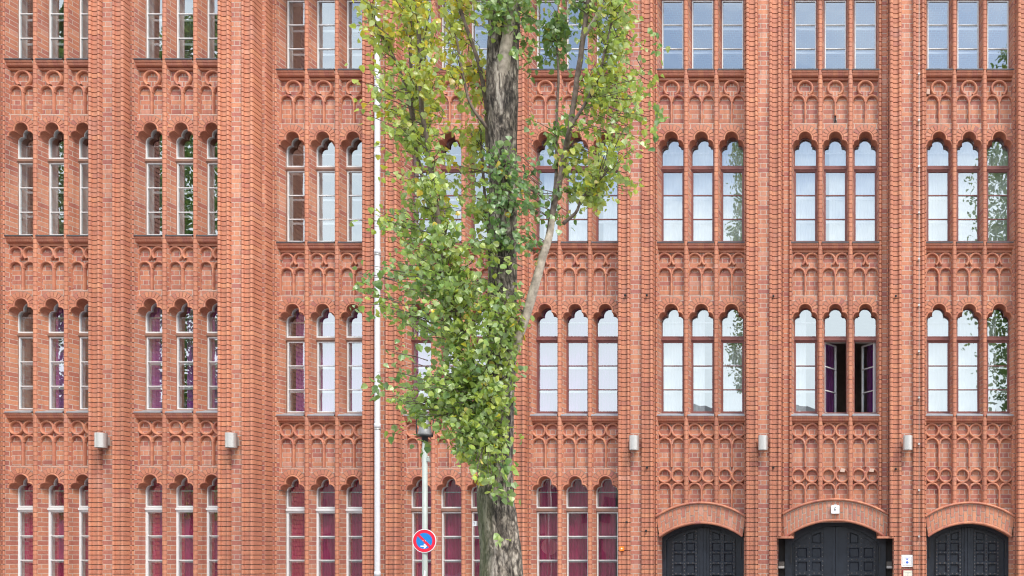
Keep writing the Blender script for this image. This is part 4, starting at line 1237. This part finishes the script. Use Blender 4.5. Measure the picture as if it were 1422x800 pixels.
def poly_in(pl, x, y):
    ins_ = False; j = len(pl) - 1
    for i in range(len(pl)):
        if (pl[i][1] > y) != (pl[j][1] > y) and x < (pl[j][0]-pl[i][0])*(y-pl[i][1])/(pl[j][1]-pl[i][1]) + pl[i][0]: ins_ = not ins_
        j = i
    return ins_
POLYS = [   # outline in photo px, clusters, yellowness, depth range, keep threshold of the clump noise
 ([(530,-40),(532,20),(536,80),(545,160),(555,215),(552,262),(542,325),(544,390),(538,420),(552,450),(556,500),(552,545),(566,570),(592,600),(640,640),(668,628),(690,560),(676,470),(668,400),(668,300),(664,210),(655,110),(650,-40)], 650, None, (-.75, .75), 0.0),
 ([(655,330),(700,350),(730,400),(732,480),(726,560),(722,640),(718,690),(702,690),(684,650),(660,632),(640,560),(645,440)], 225, 0.56, (-.62, -.20), 0.0),
 ([(690,560),(728,540),(724,640),(716,700),(700,690),(682,640)], 45, 0.58, (-.6, -.22), 0.0),
 ([(560,545),(640,540),(690,590),(712,640),(708,672),(660,630),(620,612),(575,585)], 72, 0.50, (-.6, -.1), 0.0),
 ([(812,-40),(885,-40),(897,50),(910,110),(905,175),(878,240),(850,282),(815,285),(800,240),(822,150),(825,60)], 225, 0.66, (-.5, .5), 0.0),
 ([(715,-40),(815,-40),(815,30),(790,60),(750,70),(724,84)], 80, 0.36, (-.45, .5), 0.0),
 ([(745,110),(805,100),(808,320),(760,330),(735,300),(725,220)], 24, 0.42, (-.3, .3), 0.0),
 ([(690,205),(735,230),(748,300),(735,390),(700,340)], 58, 0.28, (-.5, -.15), 0.0),
 ([(668,-40),(735,-40),(730,30),(722,72),(700,60),(684,75),(670,40)], 30, 0.44, (-.45, -.2), 0.0),
 ([(500,-20),(560,-40),(600,200),(560,230),(520,120)], 24, 0.72, (-.5, .2), 0.0),
]
lr = random.Random(4242)
crown = MB(); twigs = MB()
def leaf(mb, pos, size, tint, rnd, hang=0.7):
    # blade hangs from its stalk, tip mostly down and out, faces scattered
    down = Vector((rnd.gauss(0, .55), rnd.gauss(0, .55), -hang + rnd.gauss(0, .45)))
    down = down.normalized() if down.length > 1e-3 else Vector((0, 0, -1))
    side = Vector((rnd.gauss(0, 1), rnd.gauss(0, 1), rnd.gauss(0, .5)))
    side = (side - down*side.dot(down))
    side = side.normalized() if side.length > 1e-3 else down.orthogonal().normalized()
    nrm = side.cross(down); nrm.normalize()
    f = rnd.uniform(0.06, 0.28); w = rnd.uniform(0.44, 0.56)
    cu = rnd.uniform(-0.1, 0.16)
    def Q(a, l_, h): return pos + (side*a + down*l_ + nrm*h)*size
    mid0, mid1, mid2 = Q(0, 0, 0), Q(0, .5, cu*.3), Q(0, 1.0, -cu)
    L1, L2 = Q(-w*.62, .03, f*.5), Q(-w, .30, f); L3 = Q(-w*.6, .66, f*.55)
    R1, R2 = Q(w*.62, .03, f*.5), Q(w, .30, f); R3 = Q(w*.6, .66, f*.55)
    mb.face([mid0, mid1, L3, L2, L1][::-1], uv=[(0, 0)]*5, t=tint); mb.face([mid1, mid2, L3][::-1], uv=[(0, 0)]*3, t=tint)
    mb.face([mid0, R1, R2, R3, mid1][::-1], uv=[(0, 0)]*5, t=tint); mb.face([mid1, R3, mid2][::-1], uv=[(0, 0)]*3, t=tint)
def yellowness(x, y):
    # the crown turns from green low down to yellow green in the top left and right
    v = 0.46 + 0.30*max(0, min(1, (420 - y)/330))
    return v
for pl, cnt, yel, (d0, d1), thr in POLYS:
    x0 = min(p[0] for p in pl); x1 = max(p[0] for p in pl); y0 = min(p[1] for p in pl); y1 = max(p[1] for p in pl)
    made = 0; tries = 0
    while made < cnt and tries < 60000:
        tries += 1
        x, y = lr.uniform(x0, x1), lr.uniform(y0, y1)
        if not poly_in(pl, x, y): continue
        if 572 < x < 608 and y > 580 and lr.random() < 0.85: continue
        cl = noise.noise(Vector((x/46, y/52, 3.3 + made % 2)))
        if cl < -0.06 and lr.random() < 0.9: continue
        dep = lr.uniform(d0, d1)
        tip = tp(x, y, dep)
        near = min((p for p in limb_pts if p.z < tip.z + 0.05), key=lambda p: (p - tip).length, default=limb_pts[-1])
        base = tip + (near - tip)*min(1, 0.28/max((near - tip).length, 1e-3)) if (near - tip).length > 0.28 else near
        yy = (yel if yel is not None else yellowness(x, y)) + lr.gauss(0, .07)
        # twig
        m_ = (base + tip)/2 + Vector((lr.gauss(0, .02), lr.gauss(0, .02), lr.gauss(0.015, .02)))
        if (tip - base).length > 0.05: twigs.tube([base, m_, tip], [0.0042, 0.003, 0.0016], n=4, cap=False)
        nl = lr.randint(7, 13)
        for _ in range(nl):
            t = lr.random()**0.8
            p = (base*(1-t)**2 + m_*2*t*(1-t) + tip*t*t) + Vector((lr.gauss(0, .042), lr.gauss(0, .042), lr.gauss(-.01, .042)))
            ti = yy + lr.gauss(0, .09)
            if lr.random() < 0.012: ti = 0.95
            leaf(crown, p, lr.uniform(0.032, 0.061), max(0, min(1, ti)), lr)
        made += 1
# stray sprigs: beside the trunk, out at the edges
for x, y in ((735, 410), (742, 355), (738, 520), (722, 668), (727, 690), (723, 645), (717, 660), (712, 690), (712, 748), (548, 540), (530, 410), (521, 405), (925, 180), (918, 195), (905, 215), (566, 604), (612, 626), (930, 95), (925, 84), (708, 682), (700, 672), (692, 655), (733, 96), (736, 88), (550, 545)):
    for _ in range(lr.randint(4, 8)):
        leaf(crown, tp(x + lr.gauss(0, 6), y + lr.gauss(0, 6), lr.uniform(-.4, -.2)), lr.uniform(.045, .068), 0.42 + lr.gauss(0, .12), lr)
# the crown above the picture, mirrored in the panes
for i in range(15000):
    z = 7.4 + 12.2*lr.random()**1.1
    rad = 1.15*math.sqrt(max(0.03, 1 - ((z - 9)/11.5)**2)) * (0.75 + 0.5*noise.noise(Vector((z*.8, i % 7, 2))))
    a = lr.random()*2*math.pi; q = math.sqrt(lr.random())*rad
    leaf(crown, Vector((q*math.cos(a), q*math.sin(a), z)), lr.uniform(.065, .10), max(0, min(1, 0.5 + lr.gauss(0, .14))), lr)
crown.build('crown', [M_LEAF], tree)
twigs.build('twigs', [M_LIMB], tree)
tg_ = empty('tree_tag', (TX(668.5), TD - 0.152, TZ(728)), 'tiny white number tag nailed to the poplar trunk', 'tag')
b = MB(); rbox(b, 0.016, 0.020, -0.004, 0.02, 0.002); b.build('plate', [M_SIGNW], tg_)
b = MB(); b.box(-0.004, 0.004, -0.0055, -0.003, -0.010, 0.012); b.box(-0.008, 0.004, -0.0056, -0.003, 0.006, 0.010); b.build('print', [M_GREY], tg_)

# ------------------------------------------------------------------ across the street: what the panes mirror
def simple_poplar(seed, h, rad, cnt):
    rnd = random.Random(seed)
    t = MB(); t.tube([(0, 0, 0), (0.05, 0, 3), (0, .05, 8), (0, 0, h - .5)], [.32, .22, .16, .03], n=12)
    c = MB()
    for i in range(cnt):
        z = 3.0 + (h - 3.0)*rnd.random()**0.9
        f = (z - 3.0)/(h - 3.0)
        rr = rad*(0.35 + 1.2*f)*(1 - f**3)*1.15*(0.8 + 0.55*noise.noise(Vector((z*.7, i % 9, seed))))
        a = rnd.random()*2*math.pi; q = math.sqrt(rnd.random())*rr
        p = Vector((q*math.cos(a), q*math.sin(a), z))
        if noise.noise(p*1.3) < -0.22: continue
        leaf(c, p, rnd.uniform(.085, .14), max(0, min(1, .38 + rnd.gauss(0, .14))), rnd)
    return t.mesh('trunk', [M_BARK]), c.mesh('crown', [M_LEAF])
tm2, cm2 = simple_poplar(6, 21, 2.7, 30000)
for x, y, a, (q1, q2), lab in ((6.9, TD, 0.3, (tm2, cm2), 'roadside poplar mirrored in the panes above the right gate'),
                          (-21.6, TD - .2, 1.2, (tm2, cm2), 'wide roadside poplar mirrored in the panes of the second bay'),
                          (-25.6, TD + .3, 4.0, (tm2, cm2), 'wide roadside poplar mirrored in the panes between the first and second bays'),
                          (-29.3, TD + .1, 2.6, (tm2, cm2), 'wide roadside poplar mirrored in the leftmost bay of panes')):
    t = empty('poplar_tree', (x, y, 0), lab, 'tree', 'poplars along the road')
    put('trunk', q1, t); put('crown', q2, t)
    t.rotation_euler.z = a
M_PLASTER = plain('dull plaster', (0.20, 0.17, 0.145), 0.9, var=0.15, scale=1.5)
M_ROOF = plain('slate roof', (0.20, 0.19, 0.19), 0.8, var=0.2)
M_DGL = plain('dark panes', (0.03, 0.035, 0.04), 0.15)
for i, (xa, xb, h) in enumerate(((-62, -45, 13.0), (-44.9, -30, 11.6), (-29.9, -14, 11.1), (-13.9, 2, 11.8), (2.1, 18, 11.3), (18.1, 36, 12.0))):
    t = empty('house', ((xa+xb)/2, -46, 0), ['low plaster house with a slate roof', 'plaster house with a tall slate roof'][i % 2] + ' across the road, mirrored low in the panes', 'house', 'houses across the road')
    w = (xb - xa)/2
    b = MB(); b.box(-w, w, -6, 2, 0, h - 2.6); b.build('wall', [M_PLASTER], t)
    b = MB()
    b.face([(-w, 2.3, h - 2.6), (w, 2.3, h - 2.6), (w - 1, -2, h), (-w + 1, -2, h)][::-1]); b.face([(w, -6.3, h - 2.6), (-w, -6.3, h - 2.6), (-w + 1, -2, h), (w - 1, -2, h)][::-1])
    b.face([(w, 2.3, h - 2.6), (w, -6.3, h - 2.6), (w - 1, -2, h)]); b.face([(-w, -6.3, h - 2.6), (-w, 2.3, h - 2.6), (-w + 1, -2, h)])
    b.build('roof', [M_ROOF], t)
    for q in range(4):
        for r_ in range(2):
            b = MB(); xx = -w + (q + .5)*w/2
            b.box(xx - .6, xx + .6, 1.98, 2.05, 1.2 + 3*r_, 3.0 + 3*r_); b.build('window', [M_DGL], t)
